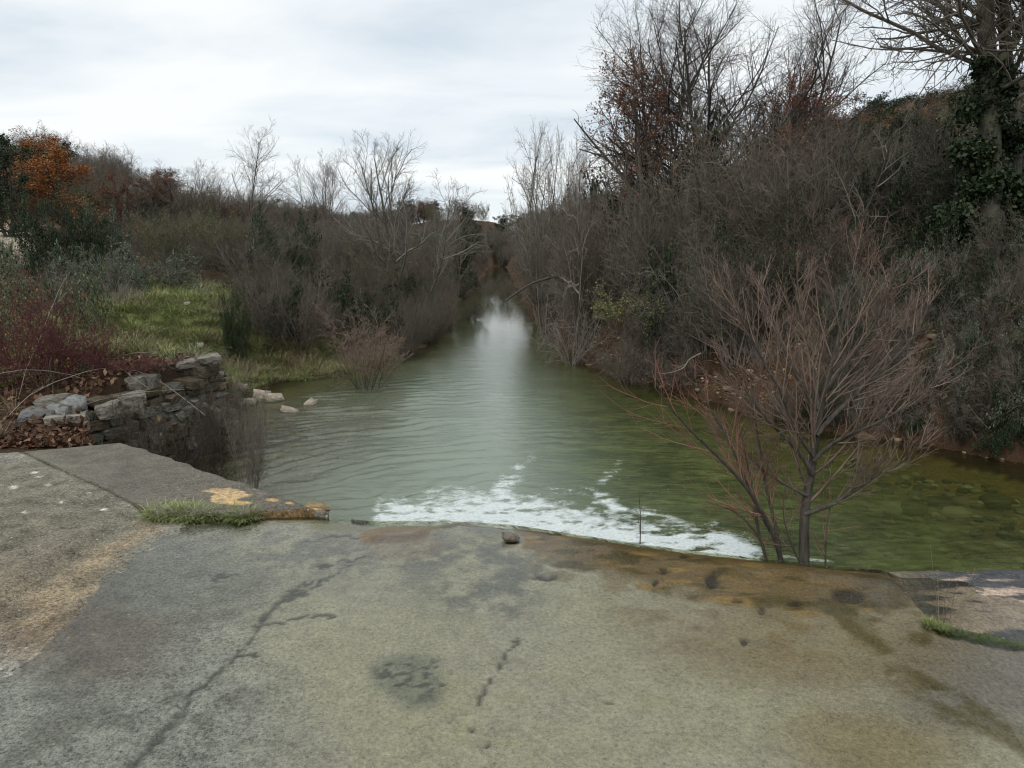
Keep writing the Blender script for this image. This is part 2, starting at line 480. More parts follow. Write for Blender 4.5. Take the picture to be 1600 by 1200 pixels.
obj('ground', mesh_np('ground', np.stack([X, Y, Z], -1).reshape(-1, 3), gridfaces(len(gx), len(gy)), groundm, True, C.reshape(-1, 3)),
    kind='structure', label='river banks, stony bed and low wooded hills around the stream')

# ------------------------------------------------------------------ the river
RE = [G(400, 812), G(512, 806), G(575, 812), G(700, 812), G(800, 818), G(900, 833), G(1000, 848), G(1100, 861), G(1180, 869), G(1300, 883), G(1385, 889), G(1600, 892), G(1800, 894)]
_ex = [-20, -5.6] + [float(G(0, 707, .07)[0]), float(G(190, 692, .07)[0])] + [p[0] for p in RE[1:]] + [12]
_ey = [5.7, 5.75] + [float(G(0, 707, .07)[1]), float(G(190, 692, .07)[1]) - .12] + [p[1] for p in RE[1:]] + [3.4]
def ye(x): return np.interp(x, _ex, _ey)
wxs = axis([(-60, -8, 2), (-8, -4.6, .2), (-4.6, 7.5, .028), (7.5, 20, 1.2)])
_yf = [8.6]
while _yf[-1] < 200: _yf.append(_yf[-1] + (.032 * (_yf[-1] / 8.6) ** 1.5 if _yf[-1] < 26 else .2 + (_yf[-1] - 26) * .03))
tv = np.concatenate([np.linspace(0, 1, 190), 1 + (np.array(_yf[1:]) - 8.6) / 12])
WX, TV = np.meshgrid(wxs, tv)
WY0 = ye(np.clip(WX, -1.4, 12)) - .08
WY = np.where(TV <= 1, WY0 + (8.6 - WY0) * TV, 8.6 + (TV - 1) * 12)
WPX, WPY = proj(WX, WY, WZ)
def stroke(pts, w, a, warp=14):
    wx_ = WPX + (fbm(WX * 3, WY * 3, 51, 3) - .5) * 2 * warp; wy_ = WPY + (fbm(WX * 3, WY * 3, 57, 3) - .5) * warp
    d = polydist(wx_, wy_ * 1.0, pts)
    return a * np.exp(-(d / w) ** 2)
def foamfield():
    f = np.zeros_like(WX)
    for pts, w, a in [
        ([(600, 803), (700, 803), (800, 808), (900, 824), (1000, 840), (1090, 852), (1170, 864)], 24, 1.15),
        ([(690, 796), (790, 788), (870, 800), (960, 824), (1050, 838)], 20, .85),
        ([(640, 800), (672, 778), (720, 772), (775, 782), (810, 800)], 10, .6),
        ([(610, 795), (650, 775), (700, 762), (760, 768)], 6, .45),
        ([(790, 815), (780, 785), (790, 760), (805, 742)], 17, .8), ([(800, 750), (818, 728), (832, 712)], 10, .34), ([(740, 812), (770, 790), (800, 778), (850, 790)], 15, .7),
        ([(800, 775), (860, 768), (925, 764), (960, 785)], 7, .5),
        ([(850, 800), (900, 796), (960, 800), (1010, 820)], 9, .5),
        ([(925, 790), (935, 765), (950, 742)], 12, .55), ([(945, 750), (960, 735), (966, 722)], 9, .3), ([(880, 830), (905, 800), (930, 785)], 14, .6), ([(930, 768), (965, 790), (1000, 815), (1040, 830)], 12, .75),
        ([(1000, 800), (1050, 815), (1090, 835), (1130, 850)], 10, .6), ([(1060, 855), (1085, 830), (1110, 820)], 9, .5),
        ([(1120, 860), (1150, 845), (1165, 835)], 8, .4), ([(1170, 868), (1230, 872), (1300, 880)], 5, .45)]:
        f = np.maximum(f, stroke(pts, w, a))
    rid = 1 - np.abs(2 * fbm(WX * 5 + 2 * fbm(WX * 2, WY * 2, 31, 2), WY * 9, 41, 4) - 1)
    det = fbm(WX * 16, WY * 16, 61, 3)
    sw = 1 - np.abs(2 * fbm(WX * 2.2 + 3 * fbm(WX * 1.5, WY * 1.5, 33, 2), WY * 4 + 2 * fbm(WX, WY, 35, 2), 43, 3) - 1)
    return (f * (.04 + .50 * ss(.5, .98, rid) + .34 * ss(.55, .97, sw) + .34 * ss(.35, .7, det))).clip(0, .80), f
FO, FR = foamfield()
bot = H(WX, WY)
DEP = np.clip(WZ - bot, 0, 1.2)
turb = np.exp(-((WY - WY0) / 1.1) ** 2) * ss(-1.6, -.4, WX) * ss(3.4, 2.0, WX)
# concentric ripples that run from the spill, broken up by noise
cx_, cy_ = 0.8, 4.0
r_ = np.hypot((WX - cx_), (WY - cy_)) + .35 * fbm(WX * .8, WY * .8, 71, 2)
rip = np.sin(r_ * 21 + 15 * fbm(WX * 1.1, WY * 1.1, 73, 4)) * ss(.35, .75, fbm(WX * 1.6, WY * 1.6, 77, 4)) * 1.3 + .9 * np.sin(r_ * 34 + WX * 5 + 13 * fbm(WX * 1.5, WY * 1.5, 79, 4)) * ss(.4, .8, fbm(WX * 2, WY * 2, 75, 3))
amp = .008 * np.exp(-((WX + 2.0) / 1.7) ** 2) * ss(4.5, 6, WY) + .0016
chop = .0022 * (fbm(WX * 3.2 + .6 * WY, WY * 8.5, 85, 3) - .5) + .0030 * (fbm(WX * 1.4, WY * 3.6 + .5 * WX, 87, 3) - .5)
WZZ = WZ + chop * 1.6 * ss(26, 15, WY) * ss(3.2, .6, WX) + rip * amp * ss(16, 9, WY) + turb * (.05 * (fbm(WX * 4, WY * 5, 81, 4) - .45) + .07 * FO * (.4 + fbm(WX * 14, WY * 14, 63, 3))) + .012 * (fbm(WX * 3, WY * 7, 83, 3) - .5) * np.exp(-((WY - WY0) / 2.2) ** 2)
milk = np.exp(-((WX + .35) / np.where(WX > -.35, 1.15, 1.9)) ** 2) * ss(30, 7, WY)
m = M('river_water')
P = m.pos()
rp1 = m.noise(7.5, 4, .6, m.map(P, (1.0, 2.6, 1), (0, 0, rad(4))))
rp2 = m.noise(24, 3, .6, m.map(P, (1.0, 2.0, 1), (0, 0, rad(-6))))
hgt = m.math('ADD', rp1, m.math('MULTIPLY', rp2, .35))
nrmw = m.bump(hgt, m.attr('calm'), .018)
fz = m.node('ShaderNodeFresnel', {'IOR': 1.42, 'Normal': nrmw}).outputs[0]
dep = m.attr('depth')
murk = m.math('SUBTRACT', 1.0, m.math('EXPONENT', m.math('MULTIPLY', dep, m.math('ADD', m.math('MULTIPLY_ADD', m.attr('leftside'), 1.7, -3.8), m.math('MULTIPLY', m.attr('rightside'), 2.5)))), clamp=True)
murk = m.math('MULTIPLY', murk, .93)
patch = m.ramp(m.math('ADD', m.math('MULTIPLY', m.noise(1.6, 4, .6, m.map(P, (1, 1.6, 1))), .5), m.math('MULTIPLY', m.noise(8, 4, .65, m.map(P, (.7, 2.2, 1), (0, 0, rad(8)))), .5)), [(.40, lin((52, 61, 32))), (.60, lin((92, 101, 58)))])  # fine streaks put refracted ripple light and weed into the body colour
body = m.mix(m.attr('milk'), m.mix(m.attr('leftside'), patch, lin((108, 108, 88))), lin((140, 154, 138)))
dif = m.node('ShaderNodeBsdfDiffuse', {'Color': body})
trn = m.node('ShaderNodeBsdfTransparent', {'Color': (.86, .89, .68, 1)})
mx = m.node('ShaderNodeMixShader', {0: murk}); m.l.new(trn.outputs[0], mx.inputs[1]); m.l.new(dif.outputs[0], mx.inputs[2])
gl = m.node('ShaderNodeBsdfGlossy', {'Roughness': .04, 'Normal': nrmw})
mx2 = m.node('ShaderNodeMixShader', {0: fz}); m.l.new(mx.outputs[0], mx2.inputs[1]); m.l.new(gl.outputs[0], mx2.inputs[2])
fo = m.attr('foam'); fn = m.noise(26, 7, .75, m.map(P, (1, 1.4, 1)), 1.1)
ff = m.math('MULTIPLY', m.math('SUBTRACT', m.math('MULTIPLY_ADD', fn, 1.35, fo), .93), 2.2, clamp=True)
spk = m.ramp(m.node('ShaderNodeTexVoronoi', {'Vector': P, 'Scale': 17.0}).outputs['Distance'], [(.05, 1.0), (.10, 0.0)])
spm = m.math('MULTIPLY', spk, m.math('MULTIPLY', m.attr('bubble'), m.ramp(m.noise(3, 3, .6, P), [(.5, 0.0), (.6, 1.0)])))
ff = m.math('MAXIMUM', ff, m.math('MULTIPLY', spm, .6))
fd = m.bsdf(m.ramp(m.noise(40, 6, .75, m.map(P, (1, 1.8, 1)), .8), [(.32, (.36, .46, .42)), (.5, (.70, .76, .75)), (.64, (.90, .93, .93))]), .6)
fb = [n for n in m.n if n.type == 'BSDF_PRINCIPLED'][0]
fb.inputs['Normal'].default_value = (0, 0, 0)
m.l.new(m.bump(fn, .6, .03), fb.inputs['Normal'])
mx3 = m.node('ShaderNodeMixShader', {0: ff}); m.l.new(mx2.outputs[0], mx3.inputs[1]); m.l.new(fb.outputs[0], mx3.inputs[2]); m.l.new(mx3.outputs[0], m.out.inputs[0])
waterm = m.m
bub = np.exp(-((WX - 1.2) / 1.6) ** 2) * ss(15, 8, WY) * ss(4, 5.5, WY)
obj('river_water', mesh_np('river_water', np.stack([WX, WY, WZZ], -1).reshape(-1, 3), gridfaces(len(wxs), len(tv)), waterm, True,
    attrs={'rightside': ss(2.0, 4.2, WX) * ss(13, 9, WY), 'leftside': ss(-.6, -2.2, WX) * ss(14, 9, WY), 'calm': .45 * ss(24, 5, WY) + .04, 'foam': FO, 'depth': DEP, 'milk': milk * .8, 'bubble': bub}), kind='structure', label='clear green river water with white foam below the ford')
# the sheet of white water that slides down the weir face
sx = np.arange(-1.0, 1.95, .03); st = np.linspace(0, 1, 14)
SX, ST = np.meshgrid(sx, st)
th = .015 + .03 * fbm(SX * 9, ST * 2, 91, 3)
SY = ye(SX) - .004 + ST * .12 + th * ST; SZ = -.006 - (ST ** 1.15) * .60
obj('spilling_water', mesh_np('spilling_water', np.stack([SX, SY, SZ], -1).reshape(-1, 3), gridfaces(len(sx), len(st)), waterm, True,
    attrs={'rightside': ST * 0, 'leftside': ST * 0, 'calm': ST * 0 + .3, 'foam': .25 + ST * .7, 'depth': ST * .1, 'milk': ST * 0 + .5, 'bubble': ST * 0}), kind='structure', label='thin sheet of water spilling over the weir edge')

# ------------------------------------------------------------------ the concrete ford
def concrete(name, wet=False, agg=1.0):
    m = M(name); P = m.pos()
    c = m.attr('Col', True)
    n1 = m.ramp(m.noise(9, 5, .65, P), [(.3, 0.0), (.7, 1.0)]); n2 = m.ramp(m.noise(60, 4, .7, P), [(.32, 0.0), (.68, 1.0)]); n3 = m.ramp(m.noise(190, 2, .6, P), [(.3, 0.0), (.7, 1.0)])
    a = m.attr('agg')
    k = m.math('ADD', m.math('MULTIPLY_ADD', n1, .40, .175), m.math('ADD', m.math('MULTIPLY', n2, .70), m.math('MULTIPLY', n3, .55)))
    kk = m.math('MULTIPLY_ADD', m.math('SUBTRACT', k, 1.0), m.math('MULTIPLY_ADD', a, 1.1, .62), 1.0)
    c = m.mix(1.0, c, m.node('ShaderNodeCombineColor', {0: kk, 1: kk, 2: kk}).outputs[0], 'MULTIPLY')
    vo = m.node('ShaderNodeTexVoronoi', {'Vector': P, 'Scale': 75.0, 'Randomness': 1.0})
    peb = m.ramp(vo.outputs['Distance'], [(.16, 1.0), (.30, 0.0)])
    sel = m.ramp(m.node('ShaderNodeSeparateColor', {0: vo.outputs['Color']}).outputs[0], [(.80, 0.0), (.86, 1.0)])
    dk = m.ramp(m.node('ShaderNodeSeparateColor', {0: vo.outputs['Color']}).outputs[1], [(.72, 0.0), (.80, 1.0)])
    c = m.mix(m.math('MULTIPLY', m.math('MULTIPLY', peb, sel), m.math('MULTIPLY_ADD', a, .75, .12)), c, (.46, .44, .38))
    vo2 = m.node('ShaderNodeTexVoronoi', {'Vector': P, 'Scale': 34.0, 'Randomness': 1.0}); col2 = m.node('ShaderNodeSeparateColor', {0: vo2.outputs['Color']}).outputs
    peb2 = m.ramp(vo2.outputs['Distance'], [(.10, 1.0), (.26, 0.0)])
    c = m.mix(m.math('MULTIPLY', m.math('MULTIPLY', peb2, m.ramp(col2[0], [(.80, 0.0), (.88, 1.0)])), m.math('MULTIPLY_ADD', a, .8, .12)), c, (.56, .54, .48))
    c = m.mix(m.math('MULTIPLY', m.math('MULTIPLY', peb2, m.ramp(col2[1], [(.66, 0.0), (.74, 1.0)])), m.math('MULTIPLY_ADD', a, .45, .35)), c, (.06, .058, .045))
    c = m.mix(m.math('MULTIPLY', m.math('MULTIPLY', peb, dk), m.math('MULTIPLY_ADD', a, .5, .28)), c, (.05, .05, .04))
    h = m.math('ADD', m.math('MULTIPLY', n2, .7), m.math('ADD', m.math('MULTIPLY', n3, .3), m.math('MULTIPLY', peb, .5)))
    h = m.math('ADD', h, n1)
    return m.bsdf(c, .8, m.bump(h, m.math('MULTIPLY_ADD', a, .55, .3), .006), .3)
concm = concrete('concrete')
def paint(px, py, x, y, base):
    """the ford's own stains, algae and cracks"""
    C = np.broadcast_to(np.array(base), px.shape + (3,)).copy()
    wx = px + (fbm(x * 2.2, y * 2.2, 101, 4) - .5) * 130; wy = py + (fbm(x * 2.2, y * 2.2, 105, 4) - .5) * 60
    def lay(mk, col, a=1.0):
        nonlocal C
        mk = (mk * a).clip(0, 1)[..., None]; C = C * (1 - mk) + lin(col) * mk
    def blob(cx, cy, rx, ry, soft=.5): return ss(1 + soft, 1 - soft, np.hypot((wx - cx) / rx, (wy - cy) / ry))
    n8 = fbm(x * 8, y * 8, 111, 4); n3_ = fbm(x * 3, y * 3, 115, 4); n20 = fbm(x * 22, y * 22, 117, 3)
    lay(ss(.45, .62, n3_), (188, 182, 154), .5)
    # greyer, darker left third; its grey is lifted to imitate the film's sky sheen
    lft = ss(520, 200, wx - (wy - 950) * .35)
    lay(lft, (166, 166, 160), .9)
    lay(blob(60, 900, 190, 130), (118, 106, 84), .9)
    lay(blob(120, 1000, 150, 60), (112, 96, 76), .7)
    lay(blob(300, 905, 160, 60), (122, 122, 110), .6)
    lay(blob(60, 790, 210, 90), (116, 111, 96), .9)
    lay(ss(24, 6, polydist(wx, wy, [(60, 965), (150, 895), (235, 820)])) , (150, 134, 108), .8)
    lay(ss(.5, .7, n8) * lft, (84, 80, 66), .45)
    # slate coloured worn areas
    for b in [(700, 880, 150, 45), (800, 900, 60, 60), (620, 850, 190, 30), (450, 870, 110, 40), (905, 880, 80, 30), (760, 940, 90, 30)]:
        lay(blob(*b, .8) * ss(.36, .62, n8 * .6 + n20 * .4), (118, 118, 112), .62)
    lay(blob(640, 845, 60, 16), (142, 116, 104), .5)
    lay(blob(650, 1060, 68, 48, .25), (128, 132, 116), .7)
    lay(blob(655, 1055, 66, 40, .3) * ss(.55, .62, fbm(x * 44, y * 44, 119, 3)), (74, 78, 66), .85)
    lay(blob(1560, 1050, 160, 90), (140, 130, 122), .9)
    lay(blob(1250, 1000, 260, 75), (158, 138, 102), .65)
    lay(blob(1330, 1160, 150, 60), (150, 126, 80), .55)
    lay(blob(880, 1120, 260, 70) * ss(.5, .65, n8), (184, 176, 140), .5)
    # algae below the weir crest
    ed = np.interp(px, [690, 800, 1000, 1180, 1300, 1400, 1460, 1700], [812, 818, 848, 868, 884, 890, 900, 905])
    wd = np.interp(px, [560, 800, 860, 960, 1100, 1250, 1400, 1500, 1600], [0, 14, 46, 58, 72, 82, 60, 14, 0])
    al = ss(1.15, .75, (py - ed + (n8 - .5) * 55 + (n3_ - .5) * 20) / np.maximum(wd, 1)) * (wd > 2) * ss(-30, 0, py - ed + 20)
    lay(al, (128, 100, 52), .85)
    lay(al * ss(.55, .68, fbm(x * 7, y * 22, 121, 3)), (184, 148, 84), .75)
    lay(al * ss(.52, .66, fbm(x * 5, y * 12, 123, 3)), (84, 74, 32), .8)
    lay(ss(1, .2, (py - ed) / (wd * 3.2 + 1)) * ss(.45, .6, n8) * (wd > 15), (142, 116, 72), .6)
    # ochre notch where water leaves on the left
    lay(ss(12, 5, polydist(wx * .4 + px * .6, wy * .4 + py * .6, [(575, 838), (610, 824), (650, 822), (690, 818)]) + (n8 - .5) * 14), (150, 116, 60), .85)
    lay(ss(10, 4, polydist(px, py, [(585, 840), (640, 838), (665, 830)]) + (n8 - .5) * 8), (110, 76, 24), .6)
    lay(blob(500, 815, 110, 13) , (134, 130, 80), .8)
    lay(blob(420, 806, 60, 10), (120, 106, 50), .7)
    # tracks of weed on the right
    for pts in [[(1300, 955), (1380, 1010), (1440, 1060), (1500, 1092), (1600, 1150)], [(1280, 930), (1400, 985), (1450, 1000)], [(1390, 1050), (1470, 1105), (1560, 1150), (1620, 1185)], [(1200, 930), (1290, 950), (1420, 950)]]:
        d = polydist(wx * .35 + px * .65, wy * .35 + py * .65, pts)
        lay(ss(16, 4, d) * ss(.36, .56, n8), (104, 92, 50), .8)
    lay(blob(1420, 915, 60, 26) , (90, 86, 74), .6)
    lay(ss(-60, -200, px) * (y < 6.5), (122, 117, 102), .95); lay(ss(1650, 1800, px) * (y < 5), (132, 124, 104), .8)
    # cracks
    jx = (n8 - .5) * 18 + (n20 - .5) * 14; jy = (n20 - .5) * 14
    ck = np.zeros_like(px)
    for pts, w in [([(190, 1210), (245, 1155), (285, 1110)], 5.5), ([(285, 1110), (300, 1085), (345, 1050), (352, 1035), (372, 1018), (400, 990), (412, 965)], 2.8),
                   ([(412, 965), (435, 942), (460, 930), (478, 922)], 5), ([(478, 922), (540, 885), (560, 870)], 2), ([(395, 975), (440, 974), (475, 963), (520, 962)], 2),
                   ([(330, 903), (368, 896)], 2.5), ([(320, 920), (336, 917)], 2), ([(365, 1027), (398, 1020)], 2), ([(440, 935), (490, 905)], 2), ([(500, 885), (570, 868)], 2),
                   ([(780, 1045), (795, 1010), (812, 1000)], 2.5), ([(745, 1100), (770, 1060)], 3), ([(470, 850), (540, 835), (560, 838)], 2)]:
        ck = np.maximum(ck, ss(w * 1.5, w * .5, polydist(px + jx * .6, py + jy, pts)))
    lay(ck, (54, 52, 46), .8)
    for cx, cy, rx, ry in [(75, 758, 4, 2), (54, 738, 5, 2), (23, 761, 5, 2.5), (62, 745, 4, 1.6), (96, 785, 4, 2), (163, 797, 5, 2), (140, 770, 3, 1.4), (38, 800, 4, 2)]:
        lay(ss(1.3, .7, np.hypot((px - cx) / rx, (py - cy) / ry) + (n20 - .5)), (206, 200, 184), .9)
    hole = np.zeros_like(px)
    for cx, cy, rx, ry in [(1112, 907, 11, 12), (1037, 892, 8, 6), (1023, 910, 4, 7), (1241, 942, 10, 6), (1190, 956, 4, 8), (1150, 938, 8, 4), (1160, 1000, 5, 7), (952, 1098, 6, 3), (500 + 285, 1036, 4, 4), (740, 1140, 5, 4), (760, 1165, 5, 4), (1325, 930, 26, 11), (690, 1068, 5, 5), (1068, 866, 7, 5), (850, 902, 22, 4)]:
        hole = np.maximum(hole, ss(1.25, .8, np.hypot((px + jx * .35 - cx) / rx, (py + jy * .6 - cy) / ry)))
    lay(hole, (52, 46, 32), .9)
    agg = (ss(560, 250, wx) * .9 + .15).clip(0, 1)
    return C, agg, ck, hole
KH = lin((186, 179, 160))
fx = axis([(-16, -6.2, .7), (-6.2, -4.8, .06), (-4.8, 4.6, .018), (4.6, 7, .06), (7, 13, .7)])
fv = np.concatenate([np.linspace(-8, 1.0, 14), np.linspace(1.15, 1.6, 4)])
nfar = 235
lb = [G(240, 803, .0), G(215, 815), G(150, 857), G(60, 925), G(-40, 985)]       # foot of the road ramp
lbx = [p[0] for p in lb]; lby = [p[1] for p in lb]
cols = []
FX = np.broadcast_to(fx, (len(fv) + nfar, len(fx))).copy()
yy = ye(fx)
YN = 1.7 + (yy[None] - .02 - 1.7) * (np.linspace(0, 1, nfar)[:, None] ** 1.12)
FY = np.concatenate([np.broadcast_to(fv[:, None], (len(fv), len(fx))), YN])
QA = [G(30, 705, .07), G(190, 690, .07), G(514, 797, .05), G(246, 803, .06)]   # left apron
def side(x, y, a, b): return (b[0] - a[0]) * (y - a[1]) - (b[1] - a[1]) * (x - a[0])
sd = -polydist(FX, FY, [(p[0], p[1]) for p in [G(262, 795), *lb]])
left = FY > np.interp(FX, lbx[::-1], lby[::-1]) if False else None
# on the road's side of the ramp foot
lx_ = np.interp(FY, sorted(lby), [lbx[i] for i in np.argsort(lby)])
onroad = (FX < lx_)
ramp = ss(0, .16, np.where(onroad, -sd, 0)) * .045 + ss(.1, 1.5, np.where(onroad, -sd, 0)) * .06
rise = .035 * ss(-1.2, -3.2, FX)
FZ = np.maximum(ramp, 0) + rise * (~onroad) + rise * onroad * .6 - .004
FZ = np.minimum(FZ, .07 + .02 * ss(-4, -7, FX))
PX, PY = proj(FX, FY, FZ)
Cc, agg, ck, hole = paint(PX, PY, FX, FY, KH)
rd = onroad[..., None] & (FY > 1.5)[..., None]
FZ = FZ - ck * .006 - hole * .02 + .006 * (fbm(FX * 1.5, FY * 1.5, 131, 3) - .5) + .0045 * (fbm(FX * 14, FY * 14, 133, 4) - .5)
wn_ = (ye(FX) - FY)
FZ = FZ - .016 * np.exp(-(wn_ / .08) ** 2) * (FX > -1.3) + (.05 * (fbm(FX * 3.3, FX * 0, 135, 3) - .6)) * np.exp(-(wn_ / .25) ** 2) * ss(-1.4, -.9, FX) * ss(0.2, -.3, FX)
# inside the apron's outline the ford passes underneath
ins = np.ones_like(FX, bool)
for a, b in zip(QA, QA[1:] + QA[:1]): ins &= side(FX, FY, a, b) < -0.0
FZ = np.where(ins, -.06, FZ)
V = np.stack([FX, FY, FZ], -1)
drop = V[-1].copy(); rows = [V.reshape(-1, 3)]; Cl = [Cc.reshape(-1, 3)]; Ag = [agg.ravel()]
for dy, dz in ((.008, -.002), (.016, -.007), (.024, -.016), (.030, -.03), (.034, -.05), (.034, -.09), (.036, -.6), (.04, -1.35)):
    r = drop.copy(); r[:, 1] += dy; r[:, 2] += dz; rows.append(r); Cl.append(np.tile(lin((92, 80, 50)), (len(r), 1))); Ag.append(np.full(len(r), .5))
obj('ford', mesh_np('ford', np.concatenate(rows), gridfaces(len(fx), len(fv) + nfar + 4), concm, True, np.concatenate(Cl), {'agg': np.concatenate(Ag)}),
    kind='structure', label='worn concrete ford with cracks, algae and a shallow film of water')

def slab(name, Q, n, m_, thick, colf, label, zr=.004, bevel=.02):
    """a concrete slab as a bilinear top sheet with rounded edges and sides"""
    u = np.concatenate([[0], np.linspace(0, 1, n), [1]]); v = np.concatenate([[0], np.linspace(0, 1, m_), [1]])
    U, Vv = np.meshgrid(u, v); Q = [np.array(q) for q in Q]
    P = (1 - U)[..., None] * (1 - Vv)[..., None] * Q[0] + U[..., None] * (1 - Vv)[..., None] * Q[1] + U[..., None] * Vv[..., None] * Q[2] + (1 - U)[..., None] * Vv[..., None] * Q[3]
    x, y = P[..., 0], P[..., 1]
    P[..., 2] += zr * (fbm(x * 9, y * 9, 141, 4) - .5)
    e = np.minimum(np.minimum(U, 1 - U) * np.linalg.norm(Q[1] - Q[0]), np.minimum(Vv, 1 - Vv) * np.linalg.norm(Q[3] - Q[0]))
    P[..., 2] -= .012 * np.exp(-(e / bevel) ** 2)
    eg = (fbm(x * 6, y * 6, 143, 3) - .5) * .05 * np.exp(-(e / .04) ** 2)
    P[..., 1] += eg; P[..., 0] += eg
    P[0, :, 2] -= thick; P[-1, :, 2] -= thick; P[:, 0, 2] = np.minimum(P[:, 0, 2], P[:, 1, 2] - thick); P[:, -1, 2] = np.minimum(P[:, -1, 2], P[:, -2, 2] - thick)
    px, py = proj(x, y, P[..., 2]); px[0], py[0] = px[1], py[1]
    C, ag = colf(px, py, x, y)
    F = gridfaces(n + 2, m_ + 2)
    return obj(name, mesh_np(name, P.reshape(-1, 3), F, concm, True, C.reshape(-1, 3), {'agg': ag.ravel()}), kind='structure', label=label)
def col_left(px, py, x, y):
    n = fbm(x * 3, y * 3, 151, 4)[..., None]; n8 = fbm(x * 9, y * 9, 153, 4)
    C = lin((106, 101, 90)) * (.72 + .56 * n)
    d = np.hypot((px - 350) / 28, (py - 775) / 10) + (n8 - .5) * 2.2 + (fbm(x * 30, y * 30, 155, 3) - .5) * .9
    k = ss(1.1, .8, d)[..., None]; k = k * .85; C = C * (1 - k) + lin((206, 176, 130)) * (.7 + .6 * n8[..., None]) * k
    for cx, cy, rx, ry in [(425, 781, 12, 3), (370, 786, 22, 4), (495, 788, 16, 9), (452, 786, 6, 2), (225, 800, 14, 5)]:
        k = ss(1.2, .7, np.hypot((px - cx) / rx, (py - cy) / ry) + (n8 - .5) * 1.2)[..., None]; C = C * (1 - k) + lin((200, 168, 118)) * k
    k = ss(6, 1, polydist(px, py + (n8 - .5) * 4, [(30, 706), (240, 802)]))[..., None] * .8; C = C * (1 - k) + lin((60, 62, 38)) * k
    k = ss(9, 2, polydist(px, py, [(395, 804), (440, 803), (485, 799)]) + (n8 - .5) * 6)[..., None]; C = C * (1 - k) + lin((104, 84, 54)) * (.5 + n8[..., None]) * k
    return C, .55 + .4 * ss(200, 420, px)
slab('concrete_apron', QA, 150, 120, 1.2, col_left, 'dark concrete apron slab at the left end of the weir')
def col_right(px, py, x, y):
    n = fbm(x * 3, y * 3, 161, 4)[..., None]; n8 = fbm(x * 6, y * 22, 163, 4)
    C = lin((72, 72, 74)) * (.7 + .6 * n)
    k = ss(1.15, .85, np.hypot((px - 1540) / 85, (py - 952) / 34 - (px - 1540) / 260) + (n8 - .5) * 2.6 + (fbm(x * 14, y * 60, 165, 3) - .5) * .8)[..., None]; C = C * (1 - k) + lin((180, 160, 142)) * k
    k = ss(1500, 1400, px + (n8 - .5) * 80)[..., None] * .92; C = C * (1 - k) + lin((116, 106, 86)) * (.7 + .6 * n) * k
    return C, .5 + 0 * px
qa_, qb_ = G(1440, 964, .004), G(1600, 1006, .03); sl_ = (qb_[1] - qa_[1]) / (qb_[0] - qa_[0])
QB = [G(1388, 890, .006), np.array([9.0, 3.50, .05]), np.array([9.0, qa_[1] + sl_ * (9.0 - qa_[0]), .05]), qa_]
slab('side_slab', QB, 420, 110, .9, col_right, 'dark concrete slab with a worn pale patch at the right end of the weir')

# thin film of running water on the ford
m = M('film_water'); P = m.pos()
w1 = m.noise(10, 4, .6, m.map(P, (1, .55, 1), (0, 0, rad(-24))), .8); w2 = m.noise(46, 3, .6, m.map(P, (1, .5, 1), (0, 0, rad(-18))), .5)
nb = m.bump(m.math('ADD', w1, m.math('MULTIPLY', w2, .35)), .35, .012)
fz = m.node('ShaderNodeFresnel', {'IOR': 1.42, 'Normal': nb}).outputs[0]
tr = m.node('ShaderNodeBsdfTransparent', {'Color': (.93, .95, .90, 1)}); gl = m.node('ShaderNodeBsdfGlossy', {'Roughness': .06, 'Normal': nb})
mx = m.node('ShaderNodeMixShader', {0: fz}); m.l.new(tr.outputs[0], mx.inputs[1]); m.l.new(gl.outputs[0], mx.inputs[2]); m.l.new(mx.outputs[0], m.out.inputs[0])
x0 = axis([(-6, 7.0, .05)]); tt = np.concatenate([np.linspace(-9, 1.2, 18)[:-1], np.linspace(1.2, 1.3, 2)])
FX2, T2 = np.meshgrid(x0, np.linspace(0, 1, 90)); FY2 = -8 + (ye(np.clip(FX2, -1.25, 9)) - .012 + 8) * T2 ** .4
FZ2 = .008 - .016 * np.exp(-((ye(FX2) - FY2) / .08) ** 2) * (FX2 > -1.2) + 0 * FX2
obj('water_film', mesh_np('water_film', np.stack([FX2, FY2, FZ2], -1).reshape(-1, 3), gridfaces(len(x0), 90), m.m, True), kind='structure', label='shallow water running over the ford')

# ------------------------------------------------------------------ plant materials
bk_grey = bark_mat('grey_brown_twigs', (.075, .065, .052), (.20, .175, .14))
bk_pale = bark_mat('pale_grey_twigs', (.16, .14, .12), (.27, .25, .22))
bk_purple = bark_mat('purplish_brown_twigs', (.08, .063, .05), (.19, .155, .122))
bk_red = bark_mat('dark_red_twigs', (.085, .03, .032), (.16, .065, .06))
bk_alder = bark_mat('reddish_grey_twigs', (.12, .085, .066), (.32, .24, .19))
bk_dark = bark_mat('dark_twigs', (.045, .038, .030), (.09, .075, .06))
tk_grey = trunk_mat('grey_bark', (.07, .06, .05), (.17, .155, .13))
tk_dark = trunk_mat('dark_bark', (.04, .034, .028), (.10, .088, .072))
tk_alder = trunk_mat('smooth_grey_bark', (.045, .038, .032), (.11, .10, .082), None)
tk_lich = trunk_mat('lichened_bark', (.045, .04, .032), (.11, .105, .085), (.14, .15, .09))
lf_ever = leaf_mat('evergreen_leaves', [(0, (.012, .022, .010)), (.6, (.028, .045, .018)), (1, (.06, .085, .032))])
lf_olive = leaf_mat('olive_leaves', [(0, (.04, .048, .016)), (.6, (.115, .115, .045)), (1, (.17, .16, .07))])
lf_orange = leaf_mat('orange_leaves', [(0, (.15, .05, .014)), (.5, (.32, .12, .03)), (1, (.45, .20, .06))])
lf_brown = leaf_mat('withered_brown_leaves', [(0, (.07, .035, .022)), (.5, (.14, .065, .038)), (1, (.24, .12, .07))])
